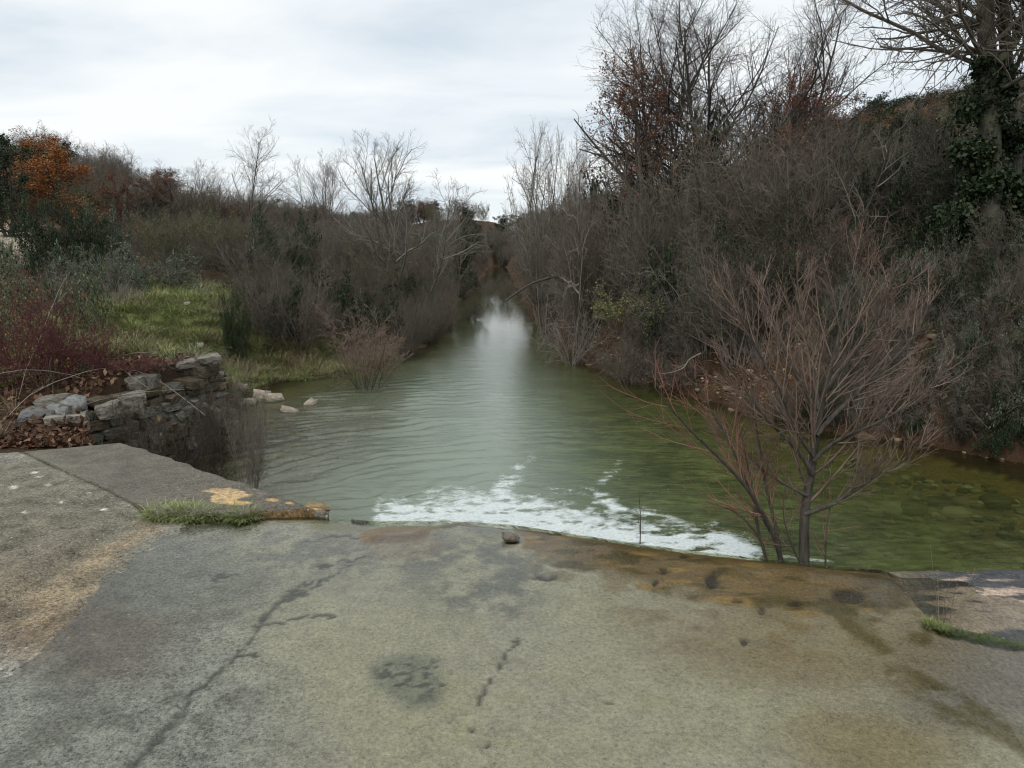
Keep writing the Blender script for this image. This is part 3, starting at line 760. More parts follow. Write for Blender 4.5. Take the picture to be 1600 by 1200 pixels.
lf_rust = leaf_mat('rusty_leaves', [(0, (.10, .03, .018)), (.5, (.17, .055, .03)), (1, (.22, .09, .05))])
lf_bramble = leaf_mat('bramble_leaves', [(0, (.025, .036, .017)), (.45, (.07, .10, .045)), (.8, (.14, .18, .10)), (.93, (.16, .17, .06)), (1, (.22, .07, .03))])
lf_red = leaf_mat('reddish_yellow_leaves', [(0, (.10, .025, .02)), (.5, (.15, .05, .03)), (.75, (.22, .18, .05)), (1, (.36, .30, .09))])
lf_yel = leaf_mat('yellow_green_leaves', [(0, (.10, .12, .025)), (.6, (.2, .22, .045)), (1, (.34, .34, .09))])
lf_green = leaf_mat('fresh_green_leaves', [(0, (.03, .055, .02)), (.6, (.07, .11, .04)), (1, (.14, .18, .07))])
lf_grey = leaf_mat('grey_green_leaves', [(0, (.045, .058, .04)), (.6, (.11, .135, .09)), (1, (.19, .22, .165))])
lf_ivy = leaf_mat('ivy_leaves', [(0, (.010, .02, .008)), (.6, (.022, .04, .016)), (1, (.06, .08, .035))])
gr_mat = leaf_mat('grass_blades', [(0, (.11, .14, .04)), (.5, (.24, .29, .10)), (.85, (.33, .35, .15)), (1, (.34, .31, .16))])
dry_mat = leaf_mat('dry_grass_blades', [(0, (.13, .09, .05)), (.5, (.22, .17, .10)), (1, (.34, .28, .18))])
lit_mat = leaf_mat('dead_leaves', [(0, (.05, .025, .015)), (.5, (.11, .055, .032)), (.85, (.18, .10, .06)), (1, (.30, .21, .13))])
moss_mat = leaf_mat('moss_tufts', [(0, (.05, .08, .01)), (.6, (.11, .16, .02)), (1, (.2, .25, .05))])

# ------------------------------------------------------------------ plant kinds
def R_(s): return np.random.default_rng(s)
def bush(seed, n=20, h=2.0, spread=48, r=.35, lv=(8, 7, 3), rt=.016, up=.04, lat=.45, leaves=None, wig=.13, l3=.55, curl=0.0):
    S, D, L, R = stems(n, R_(seed), r, spread, h, rt)
    return plant(seed, dict(S=S, D=D, L=L, R=R, n=6, k=4, wig=wig * .8, up=up, tip=.35), [
        dict(m=lv[0], ang=42, lr=lat, rr=.6, t0=.15, n=4, wig=wig, up=up, rmin=.005, curl=curl),
        dict(m=lv[1], ang=45, lr=.5, rr=.6, t0=.1, n=3, wig=wig, up=up, rmin=.0038, taper=.4, curl=curl),
        dict(m=lv[2], ang=42, lr=l3, rr=.7, t0=.1, n=2, wig=wig, up=up, rmin=.0030, taper=.3)], leaves)
def btree(seed, h=6, fork=3, spread=22, r0=.09, m1=9, m2=8, m3=6, m4=4, ang=40, up=.06, wig=.10, lr=.5, bole=.0, leaves=None, rm=.004, upt=.08, t0=.25):
    rng = R_(seed)
    S, D, L, R = stems(fork, rng, .12 if fork > 1 else .001, spread if fork > 1 else 4, h, r0, .12)
    S[:, 2] = -.2
    lv = [dict(m=m1, ang=ang, lr=lr, rr=.55, t0=t0, n=6, wig=wig, up=up, k=4, rmin=.007, taper=.55),
          dict(m=m2, ang=ang, lr=.52, rr=.55, t0=.15, n=4, wig=wig, up=up, rmin=.0045, taper=.5),
          dict(m=m3, ang=40, lr=.5, rr=.6, t0=.15, n=3, wig=wig, up=up, rmin=rm * .8, taper=.4)]
    if m4: lv.append(dict(m=m4, ang=38, lr=.55, rr=.7, t0=.15, n=2, wig=wig, up=up, rmin=rm * .6, taper=.3))
    return plant(seed, dict(S=S, D=D, L=L, R=R, n=9, k=8, wig=wig * .55, up=upt, tip=.16, flare=1.3), lv, leaves)
def mats(t, b, l=None): return {'trunk': t, 'branches': b, 'leaves': l}
B_ = [proto('bare_bush', bush(11, lv=(8, 7, 3)), mats(bk_grey, bk_grey)),
      proto('bare_bush', bush(12, n=20, h=2.3, spread=40, lv=(8, 7, 3), curl=.05), mats(bk_grey, bk_purple)),
      proto('bare_bush', bush(13, n=24, h=1.8, spread=60, lv=(7, 8, 4), up=.0, curl=.09, wig=.18), mats(bk_dark, bk_grey)),
      proto('bare_bush', bush(14, n=18, h=2.2, spread=30, lv=(8, 7, 3), up=.09, lat=.4), mats(bk_pale, bk_grey)),
      proto('arching_bush', bush(15, n=30, h=2.3, spread=62, lv=(6, 5, 2), rt=.012, up=-.07, curl=.04, lat=.35), mats(bk_pale, bk_pale)),
      proto('upright_bush', bush(16, n=34, h=2.4, spread=26, lv=(5, 5, 2), rt=.013, up=.05, lat=.3), mats(bk_grey, bk_purple))]
BL_ = [proto('leafy_bush', bush(21, n=18, lv=(8, 8, 3), leaves=dict(m=2, size=.05, spread=.03)), mats(bk_dark, bk_dark, lf_ever)),
       proto('olive_bush', bush(22, n=18, h=2, lv=(8, 8, 3), leaves=dict(m=5, size=.045, spread=.03, keep=.9)), mats(bk_grey, bk_grey, lf_olive)),
       proto('grey_bush', bush(23, n=16, h=1.6, spread=66, lv=(8, 8, 3), up=-.03, leaves=dict(m=5, size=.055, spread=.03, keep=1.0)), mats(bk_grey, bk_grey, lf_grey)),
       proto('ivy_bush', bush(24, n=16, h=1.5, spread=70, r=.6, lv=(7, 7, 3), up=-.04, leaves=dict(m=4, size=.065, spread=.05, aspect=.8, cl=1.2, keep=1.1)), mats(bk_dark, bk_dark, lf_ivy)),
       proto('olive_bush', bush(25, n=20, h=2.2, spread=50, lv=(7, 6, 3), leaves=dict(m=2, size=.05, spread=.03, keep=.7, cl=2)), mats(bk_grey, bk_grey, lf_brown))]
BRAM = proto('bramble', bush(31, n=34, h=1.7, spread=70, r=.5, lv=(6, 4, 2), rt=.008, up=-.14, lat=.35, leaves=dict(m=4, size=.06, spread=.03, aspect=.7, **{'from': 1})), mats(bk_red, bk_grey, lf_bramble))
REDB = proto('red_bush', bush(32, n=38, h=1.2, spread=58, r=.5, lv=(8, 6, 3), rt=.006, up=.03, lat=.4, leaves=dict(m=1, size=.035, spread=.01, keep=.5, aspect=.6)), mats(bk_red, bk_red, lf_red))
YEL = proto('yellow_bush', bush(33, n=16, h=1.6, spread=50, lv=(7, 6, 2), leaves=dict(m=2, size=.06, aspect=.7, keep=.55, cl=2.5, spread=.02)), mats(bk_grey, bk_grey, lf_yel))
RBUSH = proto('round_bush', bush(26, n=26, h=1.7, spread=78, r=.5, lv=(7, 6, 3), rt=.012, leaves=dict(m=5, size=.06, spread=.05, **{'from': 1})), mats(bk_dark, bk_dark, lf_ever))
TR_ = [proto('bare_tree', btree(41, 6.5, 1, r0=.10, m1=20, m2=9, m3=6, m4=2, ang=44, lr=.42, up=.07), mats(tk_grey, bk_pale)),
       proto('bare_tree', btree(42, 5.5, 5, 30, .07, m1=9, m2=8, m3=6, m4=2, up=.09, upt=.05), mats(tk_grey, bk_grey)),
       proto('bare_tree', btree(43, 5, 4, 44, .08, m1=10, m2=8, m3=5, m4=3, wig=.15, up=.05), mats(tk_lich, bk_pale)),
       proto('bare_tree', btree(44, 9, 4, 20, .12, m1=14, m2=10, m3=6, m4=3, ang=42, lr=.44, up=.04, wig=.10, leaves=dict(m=1, size=.05, keep=.16, hmax=6.5)), mats(tk_dark, bk_dark, lf_brown))]
OAK = proto('oak', btree(51, 6, 2, 22, .1, m1=12, m2=8, m3=5, m4=0, ang=52, wig=.16, lr=.42, leaves=dict(m=8, size=.075, spread=.07, keep=.95, cl=1.2)), mats(tk_dark, bk_dark, lf_brown))
OAK2 = proto('oak', btree(52, 6, 2, 20, .1, m1=14, m2=8, m3=5, m4=0, ang=55, wig=.15, lr=.45, t0=.1, leaves=dict(m=20, size=.085, spread=.12, keep=1.4, cl=1.2)), mats(tk_dark, bk_dark, lf_orange))
EVG = proto('evergreen', btree(53, 5, 3, 24, .09, m1=14, m2=8, m3=5, m4=0, ang=50, wig=.14, lr=.42, t0=.05, leaves=dict(m=8, size=.12, spread=.1, cl=1)), mats(tk_dark, bk_dark, lf_ever))
CON = proto('conifer', plant(54, dict(S=np.zeros((1, 3)), D=np.array([[0, 0, 1.]]), L=np.array([5.]), R=np.array([.08]), n=8, k=6, wig=.01, up=.1, tip=.1),
        [dict(m=70, ang=80, lr=.34, rr=.4, t0=.08, n=4, wig=.06, up=.04, taper=.95, k=3), dict(m=9, ang=45, lr=.35, rr=.5, n=2, wig=.1, up=.0)], dict(m=5, size=.12, spread=.04, aspect=.4)), mats(tk_dark, bk_dark, lf_ever))

# ------------------------------------------------------------------ named trees and shrubs, left bank
putpx('bare_tree', 'tallest slender bare tree rising on the left skyline', 'tree', TR_[0], 374, 30, 186, 1.0, 62)
putpx('bare_tree', 'faint bare tree on the skyline just left of the tallest slender one', 'tree', TR_[1], 296, 34, 246, 2.2, 62)
putpx('bare_tree', 'round-headed bare tree on the skyline between the slender tree and the many-stemmed one', 'tree', TR_[1], 495, 27, 238, .4, 78)
putpx('bare_tree', 'many-stemmed bare tree with pale low limbs near the left edge of the stream', 'tree', TR_[2], 640, 22, 208, 3.4, 135)
putpx('bare_tree', 'small bare tree behind the pale-limbed one, to its left', 'tree', TR_[0], 590, 25, 240, 5, 45)
putpx('bare_tree', 'low bare tree on the skyline over the end of the stream', 'tree', TR_[1], 712, 36, 318, 4.4, 45)
putpx('orange_oak', 'wide oak with orange autumn leaves on the far left rise', 'tree', OAK2, 100, 30, 214, 0, 100)
putpx('orange_oak', 'smaller oak with orange-brown leaves sloping down beside the wide orange oak', 'tree', OAK2, 165, 30, 268, 2, 42, mats={'leaves': lf_brown})
putpx('orange_oak', 'low orange-leaved tree at the foot of the far left path', 'tree', OAK2, 30, 28, 290, 4, 40)
putpx('dark_tree', 'dark evergreen tree at the left edge behind the orange oak', 'tree', EVG, -5, 27, 215, 1, 62, mats={'leaves': lf_ivy})
putpx('dark_tree', 'dark evergreen top showing over the orange oak', 'tree', EVG, 75, 36, 222, 2, 50)
putpx('conifer', 'taller of two small dark conifers right of the orange oak', 'tree', CON, 200, 36, 294, 0, 13)
putpx('conifer', 'shorter of two small dark conifers right of the orange oak', 'tree', CON, 221, 37, 309, 2, 9)
putpx('evergreen_bush', 'rounded dark green bush beside the pale track', 'bush', RBUSH, 96, 16.5, 290, 0, 68)
putpx('evergreen_bush', 'dull green bush between the rounded dark bush and the olive one', 'bush', RBUSH, 160, 18, 308, 2, 45, mats={'leaves': lf_grey})
putpx('orange_bush', 'small bright orange bush right of the rounded dark bush', 'bush', BL_[1], 205, 24, 328, 0, 14, mats={'leaves': lf_orange})
putpx('olive_bush', 'wide olive green bush below the faint skyline tree', 'bush', BL_[1], 285, 18, 316, 1, 80)
putpx('olive_bush', 'olive brown bush right of the wide olive bush', 'bush', BL_[1], 365, 20, 325, 3, 50)
putpx('bramble_thicket', 'grey-green bramble bush with dead stems showing under it, above the grass', 'bush', BL_[2], 240, 15.5, 372, 1, 95)
putpx('bramble_thicket', 'blue-green bramble bush left of the one with dead stems', 'bush', BL_[2], 145, 14.5, 385, 4, 80)
putpx('evergreen_bush', 'darkest green bush below the round-headed bare tree', 'bush', RBUSH, 445, 17, 342, 2, 46)
putpx('evergreen_bush', 'small dark green shrub at the upper corner of the grass', 'bush', RBUSH, 362, 12.8, 446, 3, 24)
putpx('evergreen_tree', 'dark green rounded tree beyond the pale-limbed tree', 'tree', EVG, 722, 40, 346, 3, 30)
putpx('yellow_shrub', 'thin shrub hung with yellow leaves among the left bank brush', 'bush', YEL, 408, 16.5, 372, 1, 40)
putpx('bramble', 'green-leaved bramble above the red-stemmed shrubs', 'bush', BRAM, 90, 9.6, 388, 0, 110)
putpx('bramble', 'green bramble bush at the left edge behind the red stems', 'bush', BRAM, -30, 8.6, 392, 2, 110)
putpx('bramble', 'bramble spilling onto the left side of the grass', 'bush', BRAM, 165, 9.2, 452, 4, 50)
putpx('red_stemmed_shrub', 'largest red-stemmed shrub at the left edge above the litter', 'bush', REDB, 20, 6.9, 425, 0, 105)
putpx('red_stemmed_shrub', 'red-stemmed shrub nearest the grass', 'bush', REDB, 120, 7.4, 490, 2, 75)
putpx('red_stemmed_shrub', 'low purple-red shrub on top of the stone wall', 'bush', REDB, 200, 7.3, 552, 4, 62)
putpx('water_shrub', 'reddish-brown bare shrub standing in the water off the left bank', 'bush', B_[0], 568, 11.9, 472, 1, 92, z=WZ, mats={'branches': bk_alder, 'trunk': bk_purple})
putpx('water_shrub', 'bare shrub at the water edge behind the reddish one', 'bush', B_[0], 630, 15.5, 455, 2, 50, z=WZ)
putpx('water_shrub', 'low tangle of bare stems standing in mid-stream at the far end', 'bush', B_[2], 738, 25, 462, 2, 34, z=WZ)
putpx('water_shrub', 'small bare shrub standing in the farthest visible water, left one of the pair', 'bush', B_[3], 760, 37, 428, 2, 20, z=WZ)
putpx('water_shrub', 'small bare shrub standing in the farthest visible water, right one of the pair', 'bush', B_[0], 790, 35, 432, 3, 18, z=WZ)
putpx('water_shrub', 'bare stems at the far water edge left of the mid-stream tangle', 'bush', B_[3], 690, 21, 440, 3, 35, z=WZ)
putpx('wall_shrub', 'dark leafless shrub in front of the stone wall', 'bush', bdk := proto('wall_bush', bush(61, n=9, h=.9, spread=62, r=.12, lv=(7, 5, 3), rt=.008, wig=.16), mats(bk_dark, bk_dark)), 232, 6.2, 585, 0, 85, z=-.35)
putpx('wall_shrub', 'dark leafless shrub beside the wall end', 'bush', bdk, 318, 6.7, 590, 3, 62, z=WZ)
putpx('wall_shrub', 'leafless twigs sprawling over the near end of the apron and wall foot', 'bush', bdk, 275, 6.4, 620, 2, 80, z=WZ)
putpx('wall_shrub', 'black leafless twigs crossing the middle of the stone wall', 'bush', bdk, 205, 6.35, 590, 4, 60, z=-.2)
putpx('wall_shrub', 'fine brown twigs in front of the broken wall end', 'bush', B_[2], 345, 7.6, 590, 4, 62, z=WZ)
putpx('wall_shrub', 'dead brown twigs hanging over the top of the stone wall', 'bush', B_[4], 300, 7.9, 520, 2, 60, z=.3)
putpx('wall_shrub', 'thin brown shrub rising from the water at the wall corner', 'bush', B_[3], 378, 6.3, 585, 2, 42, z=WZ - .02)
putpx('bank_shrub', 'low brown twiggy shrub on the shore above the white stones', 'bush', B_[0], 360, 8.9, 560, 4, 45)

# ------------------------------------------------------------------ right bank
putpx('bare_tree', 'pale bare tree leaning over the far end of the stream', 'tree', TR_[2], 838, 27, 184, 1.2, 82)
putpx('bare_tree', 'thin bare tree just right of the leaning pale tree', 'tree', TR_[1], 895, 25, 205, .2, 50)
putpx('bare_tree', 'tall many-trunked bare tree at the top centre right', 'tree', TR_[3], 1135, 15.5, -90, .3, 230)
putpx('bare_tree', 'dark bare tree standing behind the withered oak, left of the many-trunked tree', 'tree', TR_[3], 1055, 18.5, 5, 2.4, 120, mats={'leaves': lf_rust})
putpx('bare_tree', 'dark bare tree rising behind the many-trunked tree, on its right', 'tree', TR_[3], 1215, 18, -20, 4.1, 150)
putpx('bare_tree', 'slim dark bare tree at the left flank of the right bank wood', 'tree', TR_[0], 985, 20, 150, 1.1, 55, mats={'branches': bk_dark, 'trunk': tk_dark})
putpx('brown_oak', 'oak holding withered brown leaves left of the many-trunked tree', 'tree', OAK, 1035, 15, 80, 2, 105)
putpx('brown_oak', 'russet-leaved oak right of the many-trunked tree', 'tree', OAK, 1215, 18, 128, 4, 75, mats={'leaves': lf_rust})
putpx('brown_oak', 'russet-leaved oak against the sky above the wooded hill', 'tree', OAK, 1300, 16, 98, 1, 95, mats={'leaves': lf_rust})
putpx('brown_oak', 'low brown-leaved oak below the russet ones', 'tree', OAK, 1250, 13.5, 205, 3, 95)
putpx('brown_oak', 'brown-leaved oak at the right edge behind the ivy trunk', 'tree', OAK, 1590, 15, 60, 5, 90)
putpx('slender_tree', 'crooked slender bare tree in front of the hill', 'tree', sl := proto('slender', btree(62, 4.4, 1, r0=.06, m1=9, m2=6, m3=5, m4=2, wig=.22, ang=55, up=.04, lr=.4, t0=.3), mats(tk_dark, bk_pale)), 1335, 11, 105, 1, 95)
putpx('slender_tree', 'bent thin bare tree leaning left over the stream', 'tree', sl, 905, 15, 205, 3, 60)

RSH = [(1020, 13.5, 225, 95, 0, 'tall bare shrub below the withered oak'), (930, 16, 235, 85, 1, 'bare shrub below the thin skyline tree'), (1130, 13, 235, 95, 2, 'dense bare shrub under the many-trunked tree'),
       (860, 21, 265, 65, 3, 'bare shrub at the right side of the stream end')]
for i, (px, y, ty, w, k, lb_) in enumerate(RSH):
    putpx('bare_shrub', lb_, 'bush', B_[k], px, y, ty, i * 1.7, w)
putpx('yellow_shrub', 'shrub with bright yellow-green leaves overhanging the right bank', 'bush', YEL, 975, 12.4, 432, 2, 70, z=.35)
putpx('overhanging_shrub', 'dark drooping bare shrub overhanging the water below the yellow-leaved one', 'bush', B_[2], 985, 12.0, 500, 2, 85, z=WZ + .1)
putpx('overhanging_shrub', 'grey drooping bare shrub overhanging the stream farther up the right bank', 'bush', B_[4], 895, 14.5, 430, 4, 70, z=WZ + .1)
putpx('overhanging_shrub', 'reddish-brown tangle of thin twigs at the water edge beside the bare earth', 'bush', B_[2], 1060, 11.4, 530, 1, 60, z=WZ + .1, mats={'branches': bk_purple})
putpx('evergreen_bush', 'dark green bush filling the wood above the bare earth bank', 'bush', RBUSH, 1185, 12.6, 315, 5, 75)
putpx('evergreen_bush', 'dark ivy-covered bush behind the top of the alder', 'bush', RBUSH, 1305, 12.2, 290, 2, 80, mats={'leaves': lf_ivy})
putpx('evergreen_bush', 'olive-dark bush between the crooked slender tree and the ivy trunk', 'bush', RBUSH, 1450, 12.5, 270, 1, 80, mats={'leaves': lf_olive})
putpx('green_shrub', 'green-leaved shrub at the top of the right bank', 'bush', gsh := proto('green_bush', bush(63, n=18, lv=(8, 7, 3), leaves=dict(m=2, size=.055, keep=1, cl=1.5)), mats(bk_grey, bk_grey, lf_green)), 1110, 11.6, 385, 2, 60)
putpx('green_shrub', 'dark green shrub behind the dry bank edge', 'bush', gsh, 1215, 12.2, 380, 4, 70, mats={'leaves': lf_ever})
putpx('evergreen_bush', 'dark evergreen bush below the crooked slender tree', 'bush', RBUSH, 1400, 11.5, 330, 4, 75)
putpx('evergreen_bush', 'black-green bush behind the ivy-clad trunk', 'bush', RBUSH, 1570, 10.5, 200, 4, 95, mats={'leaves': lf_ivy})
putpx('bank_shrub', 'grey twiggy shrub covering the right bank near the frame edge', 'bush', BL_[2], 1500, 8.9, 425, 1, 100, mats={'leaves': lf_ever})
putpx('bank_shrub', 'bramble with fresh green leaves at the right frame edge', 'bush', BRAM, 1600, 8.4, 440, 1, 75)
putpx('bank_shrub', 'dull green bush on the bank behind the alder crown', 'bush', BL_[2], 1420, 10, 410, 3, 70)

# big ivy-clad tree at the right
def path_tube(name, pts, r, par, mat, k=8, n=18):
    P = np.array(pts, float); t = np.linspace(0, len(P) - 1, n); i = np.minimum(t.astype(int), len(P) - 2); f = (t - i)[:, None]
    Q = P[i] * (1 - f) + P[i + 1] * f
    for _ in range(2): Q[1:-1] = (Q[:-2] + Q[1:-1] * 2 + Q[2:]) / 4
    R = np.interp(t, np.arange(len(P)), r)
    V, F = tubes(Q[None], R[None], k)
    return obj(name, mesh_np(name, V, F, mat, True), par), Q, R
iy = 9.6; gx_ = At(1560, 420, iy)
iv = empty('ivy_tree', (0, 0, 0), label='big tree with a thick ivy-covered trunk at the right edge', cat='tree')
zb = float(H(gx_[0], iy)) - .2
tp_ = [At(1548, 600, iy), At(1545, 330, iy), At(1548, 150, iy), At(1539, 40, iy), At(1537, -160, iy), At(1545, -420, iy)]; tp_[0][2] = zb
_, Q1, R1 = path_tube('trunk', tp_, [.17, .14, .12, .095, .085, .05], iv, tk_lich)
tq = [At(1575, 420, iy + .2), At(1590, 200, iy + .2), At(1568, 70, iy + .2), At(1566, -150, iy + .3), At(1580, -400, iy + .3)]
_, Q2, R2 = path_tube('limb', tq, [.09, .08, .07, .05, .03], iv, tk_lich)
tq = [At(1552, 110, iy), At(1590, 60, iy + .1), At(1610, -20, iy + .1), At(1640, -200, iy)]
_, Q3, R3 = path_tube('limb', tq, [.06, .055, .05, .03], iv, tk_lich)
tw = plant(71, (np.stack([Q1, Q2, Q3]), np.stack([R1, R2, R3]), 6), [
    dict(m=26, ang=66, lr=.36, rr=.36, t0=.38, n=8, wig=.10, up=.035, k=4, rmin=.011, rmax=.03, jit=.2),
    dict(m=11, ang=52, lr=.45, rr=.55, t0=.1, n=5, wig=.13, up=.03, rmin=.006),
    dict(m=7, ang=50, lr=.45, rr=.6, t0=.1, n=3, wig=.14, up=.02, rmin=.0038), dict(m=2, ang=45, lr=.5, rr=.7, n=2, wig=.1, rmin=.003)])
obj('branches', mesh_np('branches', *tw['branches'], bk_grey), iv)
rng = R_(72)
n = 34000
t = rng.random(n); cb = rng.integers(0, 12, n)
cx = np.array([1556, 1532, 1575, 1518, 1545, 1590, 1500, 1560, 1530, 1548, 1580, 1540])[cb] + rng.normal(size=n) * 6
py_ = np.array([135, 175, 215, 240, 290, 310, 345, 370, 395, 440, 450, 100])[cb] + rng.normal(size=n) * 8
ww = np.array([26, 36, 34, 30, 44, 40, 34, 52, 46, 56, 60, 14])[cb] * 1.0
qq = nrm(rng.normal(size=(n, 3))) * (rng.random(n) ** .45)[:, None]
CQ = np.array([At(a, b, iy) for a, b in zip(cx[:300], py_[:300])])
ci_ = rng.integers(0, 300, n)
IV = CQ[ci_] + qq * (ww[ci_] / FOC * iy)[:, None] * np.array([1, 1, .55])
kp = fbm(IV[:, 0] * 3.5, IV[:, 2] * 3.5 + IV[:, 1], 73, 3) > .36
obj('ivy', mesh_np('ivy', *leafquads(IV[kp], .055, rng, .3, .8), lf_ivy), iv)

# ------------------------------------------------------------------ the tangled brush of both banks (nobody could count it)
def field(seed, n, xf, y0, y1, hmin, hmax, kinds, wts, dens=None, wf=(.8, 1.3), ypow=1.0):
    r = R_(seed); P, Rr, S, I = [], [], [], []
    ws = np.array(wts) / sum(wts)
    for _ in range(n):
        y = y0 + (y1 - y0) * r.random() ** ypow
        a, b = xf(y); x = a + (b - a) * r.random()
        if dens and r.random() > dens(x, y): continue
        k = r.choice(len(kinds), p=ws); pr = kinds[k]
        h = hmin + (hmax - hmin) * r.random(); s = h / pr['_h']
        w = h * .55 * (wf[0] + (wf[1] - wf[0]) * r.random()) / pr['_w']
        P.append((x, y, float(H(x, y)) - .05)); Rr.append((r.normal() * .1, r.normal() * .1, r.random() * 6.28)); S.append((w, w, s)); I.append(k)
    return P, Rr, S, I
KB = B_ + BL_ + [YEL]
def brush(name, label, sets):
    P, Rr, S, I = [], [], [], []
    for f in sets:
        a, b, c, d = f; P += a; Rr += b; S += c; I += d
    scatter(name, KB, P, Rr, S, I, label, 'brush')
brush('left_thicket', 'tangled leafless brush covering the left bank up to the stream', [
    field(81, 75, lambda y: (max(-.375 * y, xL(y) - 3.6), xL(y) - .3 - .9 * (y < 15.5)), 13.8, 30, 1.0, 1.8, KB, (3, 3, 2, 3, 4, 3, .8, 1.5, 2.2, 1.0, .8, .3)),
    field(82, 34, lambda y: (xL(y) - 2.2, xL(y) + .2), 17, 31, .9, 1.6, KB, (3, 4, 2, 3, 2, 4, 0, 0, .4, 0, .3, 0)),
    field(83, 46, lambda y: (-.37 * y, xL(y) - 3), 19, 32, 1.2, 2.0, KB, (3, 3, 2, 3, 2, 3, 1, 3, 2.5, 1, .8, .3)),
    field(107, 34, lambda y: (-10, 8), 158, 180, 4.0, 5.5, KB, (3, 3, 2, 3, 2, 4, .5, .6, .3, .4, 1, 0)),
    field(84, 20, lambda y: (-.39 * y, -.27 * y), 14.6, 17, .7, 1.1, KB, (2, 2, 3, 2, 3, 1, .6, 1, 3, 1.5, .5, .3)),
    field(85, 10, lambda y: (-.8 * y, -.5 * y), 12, 17, .8, 1.2, KB, (.3, .3, .3, .3, .6, 0, 0, 1, 6, 1, 0, 0)),
    field(87, 40, lambda y: (-1.6 * y, -.82 * y), 9, 24, .8, 1.6, KB, (2, 2, 2, 2, 2, 1, 1, 3, 4, 1, 1, .5)),
    field(86, 34, lambda y: (-.52 * y, -.37 * y), 20, 32, 1.0, 1.7, KB, (1.5, 1, 1, 1, 1.5, 1, 1, 5, 5, 1, 1, .5)),
])
brush('right_thicket', 'tangled dark brush covering the right bank and hanging over the stream', [
    field(91, 60, lambda y: (xR(y) + .35 + .3 * (y > 18), xR(y) + 1.5), 10.6, 30, 1.2, 2.3, KB, (3, 2, 4, 3, 5, 1, .8, 1, .8, 1.6, .6, .1)),
    field(92, 85, lambda y: (xR(y) + 1.2, xR(y) + 6), 11, 30, 1.8, 3.2, KB, (2, 1.5, 3, 2.5, 4, 2.5, 4, 2.4, 1.5, 5, 1.6, .1)),
    field(95, 46, lambda y: (xR(y) + .5, xR(y) + 1.7), 5.6, 9.2, .5, 1.0, KB, (2, 1, 4, 2, 4, 0, 2, .6, 3, 3, 1, 0)),
    field(93, 40, lambda y: (xR(y) + 1.3, xR(y) + 4.5), 6.0, 11.5, .8, 1.5, KB, (2, 1, 3, 2, 3, 1, 4, .6, 2.5, 4, 1, 0)),
    field(98, 16, lambda y: (xR(y) + 3.5, xR(y) + 9), 4.5, 10, 1.0, 1.9, KB, (2, 2, 3, 2, 3, 1, 3, 1, 2, 2, 1, 0)),
    field(96, 60, lambda y: (xR(y) + .5, xR(y) + 1.6), 9, 13, .35, .7, KB, (3, 1, 4, 2, 4, 0, .5, .8, 2, 1, 2, 0)),
    field(97, 100, lambda y: (xR(y) - .02, xR(y) + 1.0), 6.0, 9.6, .4, .85, KB, (2, 1, 5, 1, 5, 0, 2, .6, 2, 4, 1, 0)),
    field(94, 40, lambda y: (.36 * y, .75 * y), 10.5, 19, 1.5, 2.6, KB, (2, 1, 3, 2, 3, 1, 6, 2, 1.5, 5, 1.5, 0)),
])
KF = B_[:4] + BL_[:3] + [OAK, OAK2, EVG, TR_[1]]
P, Rr, S, I = [], [], [], []
for f in [field(101, 150, lambda y: (-.75 * y, -.24 * y), 33, 75, 1.8, 3.0, KF, (3, 4, 3, 3, 1, 1.4, 1, .8, .04, .8, .6)),
          field(108, 34, lambda y: (xR(y) + .5, xR(y) + 4), 31, 72, 1.3, 2.4, KF, (3, 4, 3, 3, .6, 1, 1, .4, .0, .4, .3)),
          field(105, 60, lambda y: (xL(y) - 7, xL(y) - .4), 31, 72, 1.1, 2.0, KF, (3, 4, 3, 3, .6, 1, 1, .4, .0, .4, .3)),
          field(106, 60, lambda y: (.09 * y, .75 * y), 33, 60, 1.8, 3.2, KF, (3, 4, 3, 3, 1, 1, 1, 1, .2, 1, .3)),
          field(109, 60, lambda y: (xR(y) + 1, xR(y) + 14), 72, 172, 2, 3.6, KF, (3, 3, 3, 3, 1, 1, 1, 1, .3, 1, 0)),
          field(102, 130, lambda y: (-.5 * y - 4, xL(y) - 1), 75, 190, 2.5, 4.5, KF, (3, 3, 3, 3, 1, 1, 1, 1, .3, 1, 0)),
          ]:
    P += f[0]; Rr += f[1]; S += f[2]; I += f[3]
scatter('far_scrub', KF, P, Rr, S, I, 'far-off scrub and trees beyond the bend of the stream', 'scrub')
KH_ = [OAK, EVG, OAK2, BL_[0], BL_[1], B_[1]]
P, Rr, S, I = [], [], [], []
for f in [field(103, 420, lambda y: (.28 * y + 6, .85 * y + 10), 38, 100, 3.5, 5.5, KH_, (3, 3.2, .35, 2, 2, 1.5)),
          field(104, 130, lambda y: (-110, 60), 185, 225, 5, 7.5, KH_, (2, 5, .1, 2, 2, 1))]:
    P += f[0]; Rr += f[1]; S += f[2]; I += f[3]
scatter('hillside_wood', KH_, P, Rr, S, I, 'wooded hillside seen behind the right bank trees', 'wood')

